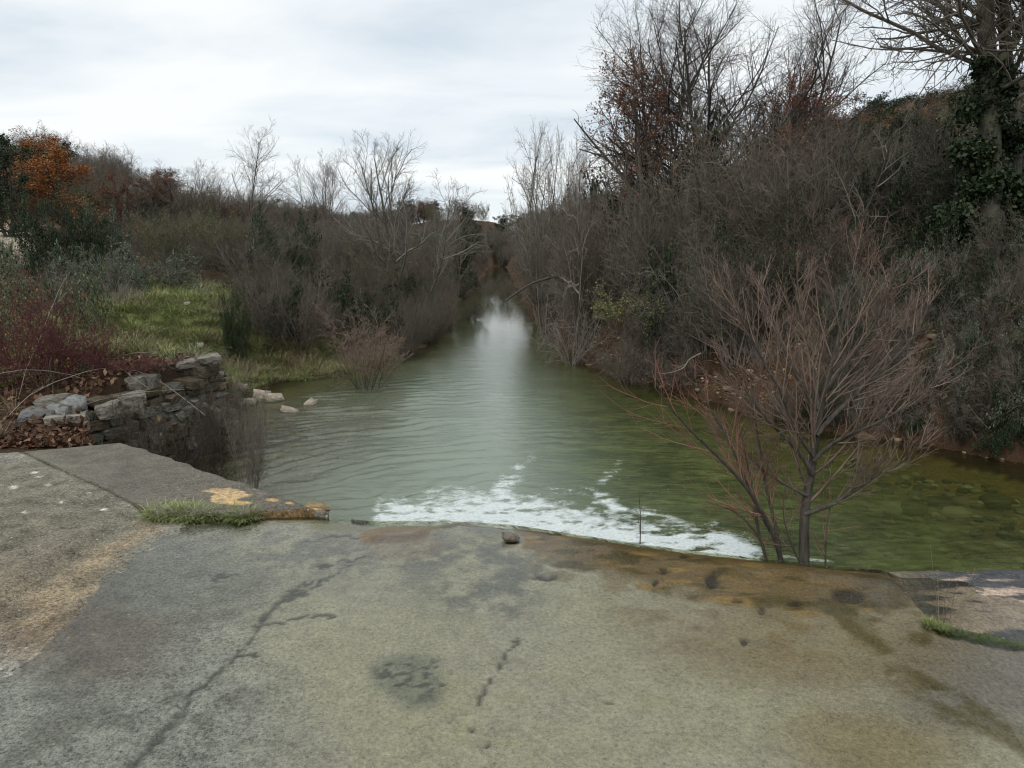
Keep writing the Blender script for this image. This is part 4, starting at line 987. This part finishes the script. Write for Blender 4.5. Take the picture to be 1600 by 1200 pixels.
# ------------------------------------------------------------------ stones
def stone_mesh(name, seed, mat, box=.6, n=3):
    if box > .7:                             # broken block: hull of chipped corners
        import bmesh
        r = R_(seed); bm = bmesh.new()
        for sx_ in (-1, 1):
            for sy_ in (-1, 1):
                for sz_ in (-1, 1):
                    c0 = np.array([sx_, sy_, sz_]) * (1 - r.random(3) * .22)
                    for ax in range(3):
                        if r.random() < .8:
                            c1 = c0.copy(); c1[ax] *= 1 - r.uniform(.08, .5); c1[(ax + 1) % 3] *= r.uniform(1.0, 1.12); bm.verts.new(c1 * .5)
        bmesh.ops.convex_hull(bm, input=bm.verts[:])
        bmesh.ops.delete(bm, geom=[v for v in bm.verts if not v.link_faces], context='VERTS')
        me = bpy.data.meshes.new(name); bm.to_mesh(me); bm.free(); me.materials.append(mat)
        return me
    r = R_(seed); g = np.linspace(-1, 1, n)
    vs, fs, key = [], [], {}
    def vid(p):
        k = tuple(np.round(p, 4))
        if k not in key: key[k] = len(vs); vs.append(p)
        return key[k]
    for ax in range(3):
        for s in (-1, 1):
            for i in range(n - 1):
                for j in range(n - 1):
                    q = []
                    for a, b in ((g[i], g[j]), (g[i + 1], g[j]), (g[i + 1], g[j + 1]), (g[i], g[j + 1])):
                        p = np.zeros(3); p[ax] = s; p[(ax + 1) % 3] = a; p[(ax + 2) % 3] = b; q.append(vid(p))
                    fs.append(q if s > 0 else q[::-1])
    V = np.array(vs); S = nrm(V); V = V * box + S * (1 - box) * 1.25
    V = V * (1 + r.normal(size=(len(V), 1)) * .11) + r.normal(size=V.shape) * .085
    V[:, 2] += V[:, 0] * r.normal() * .15
    return mesh_np(name, V * .5, np.array(fs), mat)
def stone_mat(name, c1, c2, moss=None, wet=.8):
    m = M(name); o = m.objc(); r = m.orand()
    v = m.node('ShaderNodeVectorMath', {0: o, 1: m.node('ShaderNodeCombineXYZ', {0: m.math('MULTIPLY', r, 37), 1: r, 2: r}).outputs[0]}, operation='ADD').outputs[0]
    f = m.noise(3.2, 6, .68, v); c = m.mix(m.ramp(f, [(.33, 0.0), (.66, 1.0)]), c1, c2)
    k = m.math('MULTIPLY_ADD', r, .7, .6); c = m.mix(1.0, c, m.node('ShaderNodeCombineColor', {0: k, 1: k, 2: k}).outputs[0], 'MULTIPLY')
    if moss: c = m.mix(m.ramp(m.noise(2.2, 4, .6, v), [(.52, 0.0), (.62, .8)]), c, moss)
    return m.bsdf(c, wet, m.bump(f, .8, .12), .25)
st_grey = stone_mat('grey_stone', (.14, .13, .105), (.36, .335, .28), (.05, .055, .025))
st_brown = stone_mat('brown_stone', (.10, .075, .05), (.22, .175, .12), (.06, .06, .03))
st_pale = stone_mat('pale_limestone', (.24, .20, .15), (.52, .46, .37))
st_white = stone_mat('whitish_stone', (.17, .17, .165), (.34, .34, .33), (.07, .08, .03))
st_ochre = stone_mat('ochre_stone', (.28, .20, .09), (.52, .40, .24))
st_earth = stone_mat('earthy_stone', (.16, .10, .06), (.34, .24, .15))
SM = {k: [stone_mesh('stone', 200 + i + 10 * j, mt, bx) for i in range(6)] for j, (k, mt, bx) in enumerate([('grey', st_grey, .86), ('brown', st_brown, .84), ('pale', st_pale, .5), ('white', st_white, .55), ('ochre', st_ochre, .6), ('earth', st_earth, .45)])}
def stone(kind, i, loc, size, rot, parent=None, **k):
    o = obj('stone', SM[kind][i % 6], parent, **k); o.location = loc; o.scale = size; o.rotation_euler = rot
    return o
wall = empty('stone_wall', (0, 0, 0), label='old dry stone retaining wall below the grassy bank', cat='wall')
r = random.Random(5)
WP = [(-4.22, 6.2), (-4.02, 6.45), (-3.78, 7.1), (-3.5, 7.9), (-3.46, 8.25), (-3.75, 8.75), (-4.2, 9.1)]
def along(s):
    for (x0, y0), (x1, y1) in zip(WP[:-1], WP[1:]):
        l = math.hypot(x1 - x0, y1 - y0)
        if s <= l: return x0 + (x1 - x0) * s / l, y0 + (y1 - y0) * s / l, math.atan2(y1 - y0, x1 - x0)
        s -= l
    return None
z = -.72; row = 0
while z < .36:
    hgt = r.uniform(.085, .155); s = r.uniform(0, .15)
    while True:
        ln = r.uniform(.09, .30) * (1.15 if row < 3 else 1)
        q = along(s + ln / 2)
        if q is None: break
        zt = -.04 + .40 * float(ss(5.75, 7.3, q[1])) - .34 * max(0, s - 2.5) + r.uniform(-.05, .02)
        if z + hgt * .5 < zt:
            off = r.uniform(-.05, .03) - .03 * row * .5 + .06
            nx, ny = math.sin(q[2]), -math.cos(q[2])
            kind = r.choices(['grey', 'brown', 'ochre', 'white'], (6, 4, .5, .3))[0]
            stone(kind, r.randrange(6), (q[0] + nx * off, q[1] + ny * off, z + hgt / 2 + r.uniform(-.015, .015)), (ln * 1.02, r.uniform(.24, .34), hgt * 1.02),
                  (r.uniform(-.1, .1), r.uniform(-.12, .12), q[2] + r.uniform(-.14, .14)), wall)
        s += ln * .98
    z += hgt * .93; row += 1
for px, py, w, h_, k in [(322, 652, 22, 34, 'ochre'), (338, 651, 11, 28, 'grey'), (312, 676, 26, 14, 'ochre'), (255, 574, 60, 10, 'white'), (300, 566, 50, 9, 'grey'), (282, 580, 60, 9, 'grey'), (325, 560, 36, 9, 'grey'), (208, 628, 40, 30, 'grey'), (170, 640, 36, 24, 'grey')]:
    y_ = 7.9 if px > 240 else 6.6
    p = At(px, py, y_); u = y_ / FOC
    stone(k, px, p, (w * u, .2, h_ * u), (.1, r.uniform(-.2, .2), .5 + r.uniform(-.2, .2)), wall)
def loose(kind, px, py, z_, w, h_, label, i=0, rot=(0, 0, 0), grp=None, cat='stone', dep=.8):
    g = G(px, py + h_ * .4, z_); u = g[1] * 1.02 / FOC
    return stone(kind, i, (g[0], g[1], z_ + h_ * u * .3), (w * u * 1.1, w * u * dep, h_ * u * 1.15), rot, None, label=label, cat=cat, group=grp)
loose('white', 62, 648, .10, 44, 26, 'rounded grey-white boulder with moss at the left edge of the litter', 0, (.1, .1, .3))
loose('white', 104, 636, .16, 46, 26, 'tilted flat whitish boulder resting on the rocks left of the wall', 1, (.25, .25, -.3))
loose('grey', 108, 656, .06, 54, 26, 'dark grey boulder under the tilted whitish one', 2, (.05, 0, .4))
loose('grey', 84, 624, .26, 40, 12, 'flat grey stone behind the tilted whitish boulder', 3, (.1, -.1, .1))
loose('brown', 140, 648, .05, 24, 16, 'small brown boulder between the dark boulder and the wall', 4)
loose('pale', 408, 618, WZ, 22, 17, 'largest pale stone at the water edge below the bank', 1, (.2, .3, 0))
loose('pale', 428, 621, WZ, 22, 13, 'pale stone touching the right side of the largest shore stone', 3, (0, .2, .5))
loose('pale', 391, 628, WZ, 17, 10, 'pale stone just below and left of the largest shore stone', 2)
loose('pale', 452, 641, WZ - .02, 24, 9, 'flat pinkish stone poking out of the shallow water', 4, (0, .2, .2))
loose('pale', 486, 630, WZ - .02, 17, 9, 'small pale stone farthest out in the shallow water', 5, (0, -.3, 1))
loose('pale', 379, 604, WZ + .1, 12, 9, 'small white stone in the grass above the shore stones', 0)
loose('pale', 360, 622, WZ + .12, 13, 9, 'small white stone left of the shore stones', 2)
loose('pale', 313, 539, .42, 8, 7, 'small round pale stone lying on the grass edge', 1)
loose('pale', 293, 474, .75, 7, 5, 'tiny pale stone high on the grass', 3)
loose('ochre', 496, 792, .02, 30, 9, 'yellowish rock at the tip of the left apron slab', 2, (0, .15, .4), cat='rock')
loose('pale', 797, 838, .02, 22, 9, 'orange-tan lump of rock set in the weir crest', 4, (0, .1, .2), cat='rock')
# stones stuck in the red earth bank
rg = R_(77); k = 0; tries = 0
while k < 50 and tries < 4000:
    tries += 1
    y_ = rg.uniform(6.2, 13.5); x_ = float(xR(y_)) + rg.uniform(-.2, 1.5); z_ = float(H(x_, y_))
    if z_ < WZ - .02 or z_ > .85: continue
    s_ = rg.uniform(.03, .09) * (2.2 if rg.random() < .15 else 1)
    stone('earth' if rg.random() < .75 else 'ochre', k, (x_, y_, z_ - s_ * .15), (s_ * 1.3, s_, s_ * .8), tuple(rg.uniform(-.6, .6, 3)),
          None, label='small stone stuck in the red earth of the right bank', cat='stone', group='stones stuck in the red earth bank')
    k += 1
def pebbles(name, pts, smin, smax, seed, mat, label, cat):
    rr = R_(seed); base = SM['earth'][0]; nv = len(base.vertices); V0 = np.empty(nv * 3); base.vertices.foreach_get('co', V0); V0 = V0.reshape(-1, 3)
    F0 = np.empty(len(base.loops), np.int32); base.loops.foreach_get('vertex_index', F0); F0 = F0.reshape(-1, 4)
    n = len(pts); s = rr.uniform(smin, smax, n) * (1 + (rr.random(n) < .06) * 1.2); a = rr.random(n) * 6.28
    V = V0[None] * s[:, None, None] * np.array([1.3, 1, .7]); c_, s_ = np.cos(a)[:, None], np.sin(a)[:, None]
    V = np.stack([V[..., 0] * c_ - V[..., 1] * s_, V[..., 0] * s_ + V[..., 1] * c_, V[..., 2]], -1) + np.array(pts)[:, None]
    F = (F0[None] + (np.arange(n) * nv)[:, None, None]).reshape(-1, 4)
    obj(name, mesh_np(name, V.reshape(-1, 3), F, mat), label=label, cat=cat, kind='stuff')
peb_m = leaf_mat('pebble_stone', [(0, (.08, .055, .03)), (.6, (.2, .15, .09)), (.9, (.34, .28, .19)), (1, (.5, .45, .36))], .8)
rg = R_(78)
ys = rg.uniform(5.8, 15, 1500); xs = xR(ys) + rg.uniform(-.3, 1.6, 1500) ** 1.0; zs = H(xs, ys); kk = zs > WZ - .03
pebbles('bank_rubble', np.stack([xs, ys, zs], 1)[kk], .012, .05, 79, peb_m, 'small rubble in the red earth of the right bank', 'rubble')
xs = rg.uniform(-3.6, 8.5, 9000); ys = rg.uniform(4.7, 13, 9000); kk = (xs > xL(ys)) & (xs < xR(ys)) & (H(xs, ys) < WZ - .11) & (H(xs, ys) > -1.25)
kk &= (rg.random(9000) < np.clip(.4 + ((xs - 2.2) / 1.6), 0.05, 1) + (xs < -2) * .5)
bm_ = leaf_mat('river_bed_stone', [(0, (.05, .05, .02)), (.4, (.13, .12, .06)), (.75, (.24, .22, .12)), (1, (.40, .37, .24))], .8)
pebbles('bed_stones', np.stack([xs, ys, H(xs, ys)], 1)[kk], .03, .095, 80, bm_, 'flat stones on the bed seen through the water', 'pebbles')

# ------------------------------------------------------------------ grass, moss, litter
def blades(n, seed, L, w, spread, r, bend, mat, name, up=1.0):
    rr = R_(seed); a = rr.random(n) * 6.28; q = np.sqrt(rr.random(n)) * r
    S = np.stack([np.cos(a) * q, np.sin(a) * q, 0 * a - .01], 1); b = a + rr.normal(size=n) * .7
    D = nrm(np.stack([np.cos(b) * spread, np.sin(b) * spread, np.full(n, up)], 1) + rr.normal(size=(n, 3)) * .2)
    l = L * (.5 + rr.random(n)); seg = 4; P = [S]; d = D
    for i in range(seg):
        P.append(P[-1] + d * (l / seg)[:, None]); d = nrm(d + np.array([0, 0, -bend]) + rr.normal(size=(n, 3)) * .06)
    P = np.stack(P, 1); sd_ = nrm(np.cross(D, np.array([0, 0, 1.])) + 1e-4)
    ww = w * np.array([.8, 1, .85, .6, .1])[None, :, None]
    V = np.stack([P - sd_[:, None] * ww, P + sd_[:, None] * ww], 2).reshape(-1, 3)
    i = np.arange(seg); F = (np.arange(n)[:, None, None] * (2 * (seg + 1)) + np.stack([2 * i, 2 * i + 1, 2 * i + 3, 2 * i + 2], 1)[None]).reshape(-1, 4)
    return {'branches': mesh_np(name, V, F, mat), '_h': L, '_w': r}
T1 = blades(90, 301, .22, .0035, .5, .12, .34, gr_mat, 'tuft'); T2 = blades(70, 302, .34, .003, .9, .14, .42, gr_mat, 'tuft'); T3 = blades(60, 303, .4, .0028, .7, .12, .28, dry_mat, 'tuft')
T4 = blades(120, 304, .10, .003, .7, .12, .3, gr_mat, 'tuft')
def tufts(name, label, kinds, wts, n, xr, yr, mask, smin, smax, seed):
    rr = R_(seed); xs = rr.uniform(*xr, n); ys = rr.uniform(*yr, n); k = rr.random(n) < mask(xs, ys); xs, ys = xs[k], ys[k]; zs = H(xs, ys)
    s = rr.uniform(smin, smax, len(xs)); w = np.array(wts) / sum(wts)
    scatter(name, kinds, np.stack([xs, ys, zs], 1), np.stack([rr.normal(size=len(xs)) * .15, rr.normal(size=len(xs)) * .15, rr.random(len(xs)) * 6.28], 1),
            np.stack([s, s, s * rr.uniform(.7, 1.2, len(xs))], 1), rr.choice(len(kinds), len(xs), p=w), label, 'grass')
def gmask(x, y):
    s = xL(y) - x
    return (ss(.8, 1.6, s) * ss(8.0, 8.9, y) * ss(17.5, 15.5, y) * ss(8.2, 6.2, -x - .15 * (y - 10))) * (.35 + .8 * fbm(x * .9, y * .9, 21, 4) * 1.4).clip(0, 1)
tufts('bank_grass', 'green grass covering the terrace behind the stone wall', [T1, T2, T3, T4], (5, 4, 1, 4), 6500, (-9.5, -3), (8, 17.5), gmask, .45, .95, 311)
tufts('shore_grass', 'low matted grass and dead stems on the left shore', [T1, T3, T4, T2], (3, 3, 3, 2), 4200, (-7, -2.2), (8.2, 15.5), lambda x, y: ss(-.05, .15, xL(y) - x) * ss(2.6, 1.6, xL(y) - x) * .8, .4, .9, 312)
tufts('dry_grass', 'dry brown grass along the top of the right bank', [T3, T2], (6, 1), 1500, (1.5, 10), (6, 15), lambda x, y: ss(.7, 1.2, x - xR(y)) * ss(2.8, 2, x - xR(y)) * .9, .6, 1.1, 313)
tufts('litter_grass', 'sparse grass in the litter by the left slab', [T4, T3, T1], (4, 2, 1), 4500, (-20, -4.1), (5.85, 18), lambda x, y: ss(-4.1, -4.5, x) * np.where((y > 8.2) & (x > -.6 * y), 0, .4), .3, .7, 314)
rg = R_(81); n = 20000; xs = -3.5 - 11 * rg.random(n) ** 1.6; ys = 5.74 + rg.random(n) ** 1.8 * 4.2; kk = xL(ys) - xs > .0; xs, ys = xs[kk], ys[kk]
obj('leaf_litter', mesh_np('leaf_litter', *leafquads(np.stack([xs, ys, H(xs, ys) + rg.random(len(xs)) * .03], 1), .06, rg, 1.2, .6), lit_mat), label='dead leaves strewn under the red shrubs', cat='litter', kind='stuff')
n = 9000; ys = rg.uniform(4.5, 15, n); xs = xR(ys) + rg.uniform(.1, 3.2, n)
obj('bank_litter', mesh_np('bank_litter', *leafquads(np.stack([xs, ys, H(xs, ys) + rg.random(n) * .03], 1), .06, rg, 1.2, .6), lit_mat), label='dead leaves on the right bank', cat='litter', kind='stuff')
# fallen canes over the litter
cn = []
for i in range(26):
    y_ = rg.uniform(5.9, 7.6); x_ = rg.uniform(-6.5, -4.1)
    P_, D_ = grow(np.array([[x_, y_, float(H(x_, y_)) + .02]]), np.array([[rg.normal(), rg.normal() * .4, rg.uniform(.1, .7)]]), np.array([rg.uniform(.5, 1.4)]), 10, .07, -.09, rg)
    P_[..., 2] = np.maximum(P_[..., 2], H(P_[..., 0], P_[..., 1]) + .01); cn.append(tubes(P_, np.full((1, 11), .0035), 4))
obj('fallen_canes', mesh_np('fallen_canes', *merge(cn), bk_pale), label='thin dead canes fallen over the litter', cat='twigs', kind='stuff')

def clump(name, label, cat, kinds, pxs, z_, seed, n, smin, smax):
    rr = R_(seed); t = empty(name, (0, 0, 0), label=label, cat=cat)
    P = [G(px, py, z_) for px, py in pxs]; parts = []
    for i in range(n):
        s = rr.random() * (len(P) - 1); k = min(int(s), len(P) - 2); f = s - k
        c = P[k] * (1 - f) + P[k + 1] * f + np.array([rr.normal() * .012, rr.normal() * .018, -.01])
        me = kinds[rr.integers(len(kinds))]['branches']; V = np.empty(len(me.vertices) * 3); me.vertices.foreach_get('co', V); V = V.reshape(-1, 3)
        F = np.empty(len(me.loops), np.int32); me.loops.foreach_get('vertex_index', F)
        a = rr.random() * 6.28; sc_ = rr.uniform(smin, smax); R2_ = np.array([[math.cos(a), -math.sin(a), 0], [math.sin(a), math.cos(a), 0], [0, 0, 1]])
        parts.append((V @ R2_.T * sc_ + c, F.reshape(-1, 4)))
    obj('blades', mesh_np('blades', *merge(parts), kinds[0]['branches'].materials[0]), t)
    return t
TM = blades(260, 305, .022, .0018, .8, .05, .3, moss_mat, 'moss')
TG = blades(90, 306, .075, .0016, .6, .035, .35, gr_mat, 'tuft')
clump('grass_tuft', 'brightest green grass tuft at the inner corner of the apron slab', 'grass', [TG], [(240, 806), (275, 806), (296, 803)], .02, 321, 50, .6, 1.6)
clump('grass_tuft', 'ragged green and brown grass tuft along the apron slab edge', 'grass', [TG], [(300, 810), (330, 806), (360, 808), (398, 808)], .02, 322, 50, .35, 1.5)
clump('moss_strip', 'bright green moss strip at the edge of the road ramp', 'moss', [TM], [(156, 853), (180, 843), (205, 834), (222, 830)], .012, 323, 40, .6, 1.1)
clump('moss_strip', 'mossy fringe below the grass tufts', 'moss', [TM], [(245, 818), (290, 820), (340, 818), (395, 818)], .01, 324, 60, .6, 1.1)
clump('grass_tuft', 'small reddish grass tuft at the corner of the right slab', 'grass', [TG], [(1440, 968), (1462, 974), (1492, 982)], .02, 325, 10, .3, .6)
clump('moss_strip', 'mossy green fringe along the right slab edge', 'moss', [TM], [(1480, 982), (1520, 992), (1560, 1001), (1610, 1008)], .015, 326, 22, .3, .9)
rr = R_(327); g0 = G(1470, 975, .01)
P_, D_ = grow(np.tile(g0, (7, 1)) + rr.normal(size=(7, 3)) * [.03, .02, 0], np.stack([rr.normal(size=7) * .18 - .1, rr.normal(size=7) * .1, np.ones(7)], 1), rr.uniform(.16, .34, 7), 6, .04, -.02, rr)
obj('dry_stalks', mesh_np('dry_stalks', *tubes(P_, np.linspace(.0016, .0006, 7)[None] * np.ones((7, 1)), 4), dry_mat), label='thin dry grass stalks standing by the right slab corner', cat='grass')

# ------------------------------------------------------------------ alder and its neighbours at the weir foot
def px3(pts, y0, dy=0.0):
    n = len(pts); return [At(px, py, y0 + dy * i / (n - 1)) for i, (px, py) in enumerate(pts)]
def lines(specs):
    Ps, Rs = [], []
    for pts, y0, dy, r0, r1 in specs:
        P = np.array(px3(pts, y0, dy)); t = np.linspace(0, len(P) - 1, 15); i = np.minimum(t.astype(int), len(P) - 2); f = (t - i)[:, None]
        Q = P[i] * (1 - f) + P[i + 1] * f
        for _ in range(2): Q[1:-1] = (Q[:-2] + Q[1:-1] * 2 + Q[2:]) / 4
        Ps.append(Q); Rs.append(np.linspace(r0, r1, 15))
    return np.stack(Ps), np.stack(Rs), 8
A_Y = 4.35
def twiggy(name, label, specs, seed, lv, tm, bm, sub='trunk', cat='tree'):
    t = empty(name, (0, 0, 0), label=label, cat=cat)
    T = lines(specs); d = plant(seed, T, lv)
    V, F = tubes(T[0][:1], T[1][:1], 10); obj(sub, mesh_np(sub, V, F, tm, True), t)
    if len(T[0]) > 1:
        for i in range(1, len(T[0])):
            V, F = tubes(T[0][i:i + 1], T[1][i:i + 1], 7); obj('limb', mesh_np('limb', V, F, tm, True), t)
    obj('branches', mesh_np('branches', *d['branches'], bm), t)
    return t
twiggy('alder', 'leafless young alder with a fan of reddish twigs standing at the foot of the weir', [
    ([(1258, 915), (1256, 850), (1253, 800), (1266, 754), (1273, 708), (1275, 665), (1288, 612), (1300, 570), (1312, 520), (1322, 475), (1330, 430)], A_Y, .1, .035, .006),
    ([(1257, 803), (1300, 790), (1335, 765), (1370, 745), (1410, 722), (1445, 690)], A_Y, -.2, .017, .004),
    ([(1270, 740), (1250, 705), (1215, 672), (1185, 640), (1160, 600), (1128, 560)], A_Y, -.1, .018, .004),
    ([(1275, 680), (1310, 640), (1350, 605), (1400, 560), (1440, 510), (1452, 470)], A_Y, .3, .018, .004),
    ([(1272, 720), (1300, 690), (1345, 672), (1395, 650), (1450, 610), (1480, 570)], A_Y, -.3, .015, .0035),
    ([(1276, 650), (1260, 610), (1235, 570), (1215, 520), (1200, 470), (1190, 440)], A_Y, .2, .015, .0035),
    ([(1278, 640), (1275, 590), (1262, 530), (1250, 480), (1245, 430)], A_Y, .35, .013, .003),
    ([(1290, 610), (1320, 570), (1360, 520), (1385, 470), (1400, 430)], A_Y, -.25, .013, .003),
    ([(1262, 775), (1225, 755), (1190, 735), (1150, 690), (1120, 660)], A_Y, .3, .012, .003),
    ([(1272, 715), (1240, 670), (1225, 620), (1190, 560), (1165, 510), (1150, 480)], A_Y, -.35, .013, .003)], 331,
    [dict(m=17, ang=36, lr=.37, rr=.34, t0=.16, n=9, wig=.035, up=.075, k=4, rmin=.0036, taper=.45, jit=.35),
     dict(m=7, ang=30, lr=.50, rr=.6, t0=.12, n=5, wig=.05, up=.06, rmin=.0019, taper=.4),
     dict(m=4, ang=34, lr=.5, rr=.7, t0=.15, n=3, wig=.06, up=.04, rmin=.0012, taper=.3)], tk_alder, bk_alder)
rd_ = bark_mat('rusty_red_twigs', (.15, .07, .05), (.24, .13, .10))
twiggy('alder_sapling', 'reddish sapling leaning left beside the alder trunk', [
    ([(1222, 895), (1220, 862), (1200, 815), (1172, 765), (1132, 722), (1088, 682), (1048, 640), (1022, 604)], A_Y - .05, -.3, .018, .003),
    ([(1218, 858), (1212, 820), (1198, 770), (1190, 720), (1180, 650), (1165, 600)], A_Y, .2, .013, .003),
    ([(1210, 840), (1180, 790), (1160, 740), (1140, 690), (1110, 640), (1085, 590)], A_Y, .1, .012, .003)], 332,
    [dict(m=16, ang=34, lr=.34, rr=.42, t0=.2, n=6, wig=.06, up=.07, rmin=.003, taper=.5),
     dict(m=6, ang=34, lr=.48, rr=.6, t0=.15, n=3, wig=.06, up=.05, rmin=.0017, taper=.4)], tk_dark, rd_, 'stem')
twiggy('alder_sapling', 'thin dark sapling farthest left of the alder trunk', [
    ([(1200, 895), (1196, 862), (1184, 835), (1180, 790), (1172, 740), (1160, 690), (1150, 640)], A_Y - .1, .1, .012, .0025),
    ([(1188, 842), (1165, 812), (1140, 795), (1105, 785)], A_Y - .1, .0, .006, .002)], 333,
    [dict(m=13, ang=36, lr=.28, rr=.45, t0=.15, n=5, wig=.06, up=.06, rmin=.0026), dict(m=5, ang=36, lr=.45, rr=.6, n=3, wig=.06, up=.04, rmin=.0016)], tk_dark, rd_, 'stem')
twiggy('alder_sapling', 'short reddish shoots rising right of the alder trunk', [
    ([(1290, 893), (1290, 850), (1294, 810), (1300, 770)], A_Y - .1, .1, .006, .002), ([(1250, 880), (1232, 840), (1222, 800), (1230, 740)], A_Y - .15, 0, .007, .002)], 334,
    [dict(m=12, ang=46, lr=.45, rr=.45, t0=.1, n=4, wig=.08, up=.05, rmin=.002), dict(m=4, ang=36, lr=.45, rr=.6, n=3, wig=.06, up=.04, rmin=.0014)], tk_dark, rd_, 'stem')
twiggy('alder_sapling', 'tiny bare sapling sticking up from the weir crest before the foam', [
    ([(1000, 850), (1001, 820), (1000, 795), (998, 770)], 3.78, .02, .0035, .0012)], 335,
    [dict(m=7, ang=42, lr=.5, rr=.5, t0=.1, n=3, wig=.08, up=.08, rmin=.0011), dict(m=3, ang=40, lr=.4, rr=.6, n=2, wig=.06, up=.04, rmin=.0008)], tk_dark, bk_dark, 'stem')

# roots and dead branches on the right bank
def root(label, pts, y, dy, r0, mat=bk_pale, cat='root'):
    P = np.array(px3(pts, y, dy)); t = np.linspace(0, len(P) - 1, 16); i = np.minimum(t.astype(int), len(P) - 2); f = (t - i)[:, None]; Q = P[i] * (1 - f) + P[i + 1] * f
    for _ in range(2): Q[1:-1] = (Q[:-2] + Q[1:-1] * 2 + Q[2:]) / 4
    d = plant(340 + int(pts[0][0]), (Q[None], np.linspace(r0, r0 * .35, 16)[None], 6), [dict(m=5, ang=50, lr=.3, rr=.5, n=4, wig=.2, up=0, rmin=.003)])
    t = empty(cat, (0, 0, 0), label=label, cat=cat)
    obj('stem', mesh_np('stem', *d['trunk'], mat, True), t); obj('side_roots' if cat == 'root' else 'twigs', mesh_np('twigs', *d['branches'], mat), t)
root('pale curved root hanging from the right bank above the water', [(1095, 552), (1075, 562), (1070, 575), (1050, 582), (1035, 584)], 11.2, -.4, .013)
root('pale forked root hanging in the dark hollow at the right', [(1562, 600), (1552, 625), (1562, 640), (1548, 655), (1568, 680)], 8.1, -.3, .014)
root('thin root hanging right of the forked one', [(1575, 600), (1577, 625), (1572, 650)], 8.1, -.1, .009)
root('pale dead stick slanting down at the right bank', [(1512, 632), (1530, 655), (1545, 670)], 7.9, -.2, .009, cat='dead_branch')
root('dead branch reaching left over the far water from the right bank', [(905, 435), (880, 428), (850, 436), (825, 445), (790, 470)], 18, -1, .05, bk_dark, 'dead_branch')
root('dark bent branch low over the stream on the right bank', [(920, 455), (895, 430), (880, 405), (868, 385)], 17, 0, .06, bk_dark, 'dead_branch')
root('long bare branch slanting up left against the sky above the thicket', [(985, 290), (950, 250), (920, 215), (897, 186)], 15, 0, .035, bk_dark, 'dead_branch')
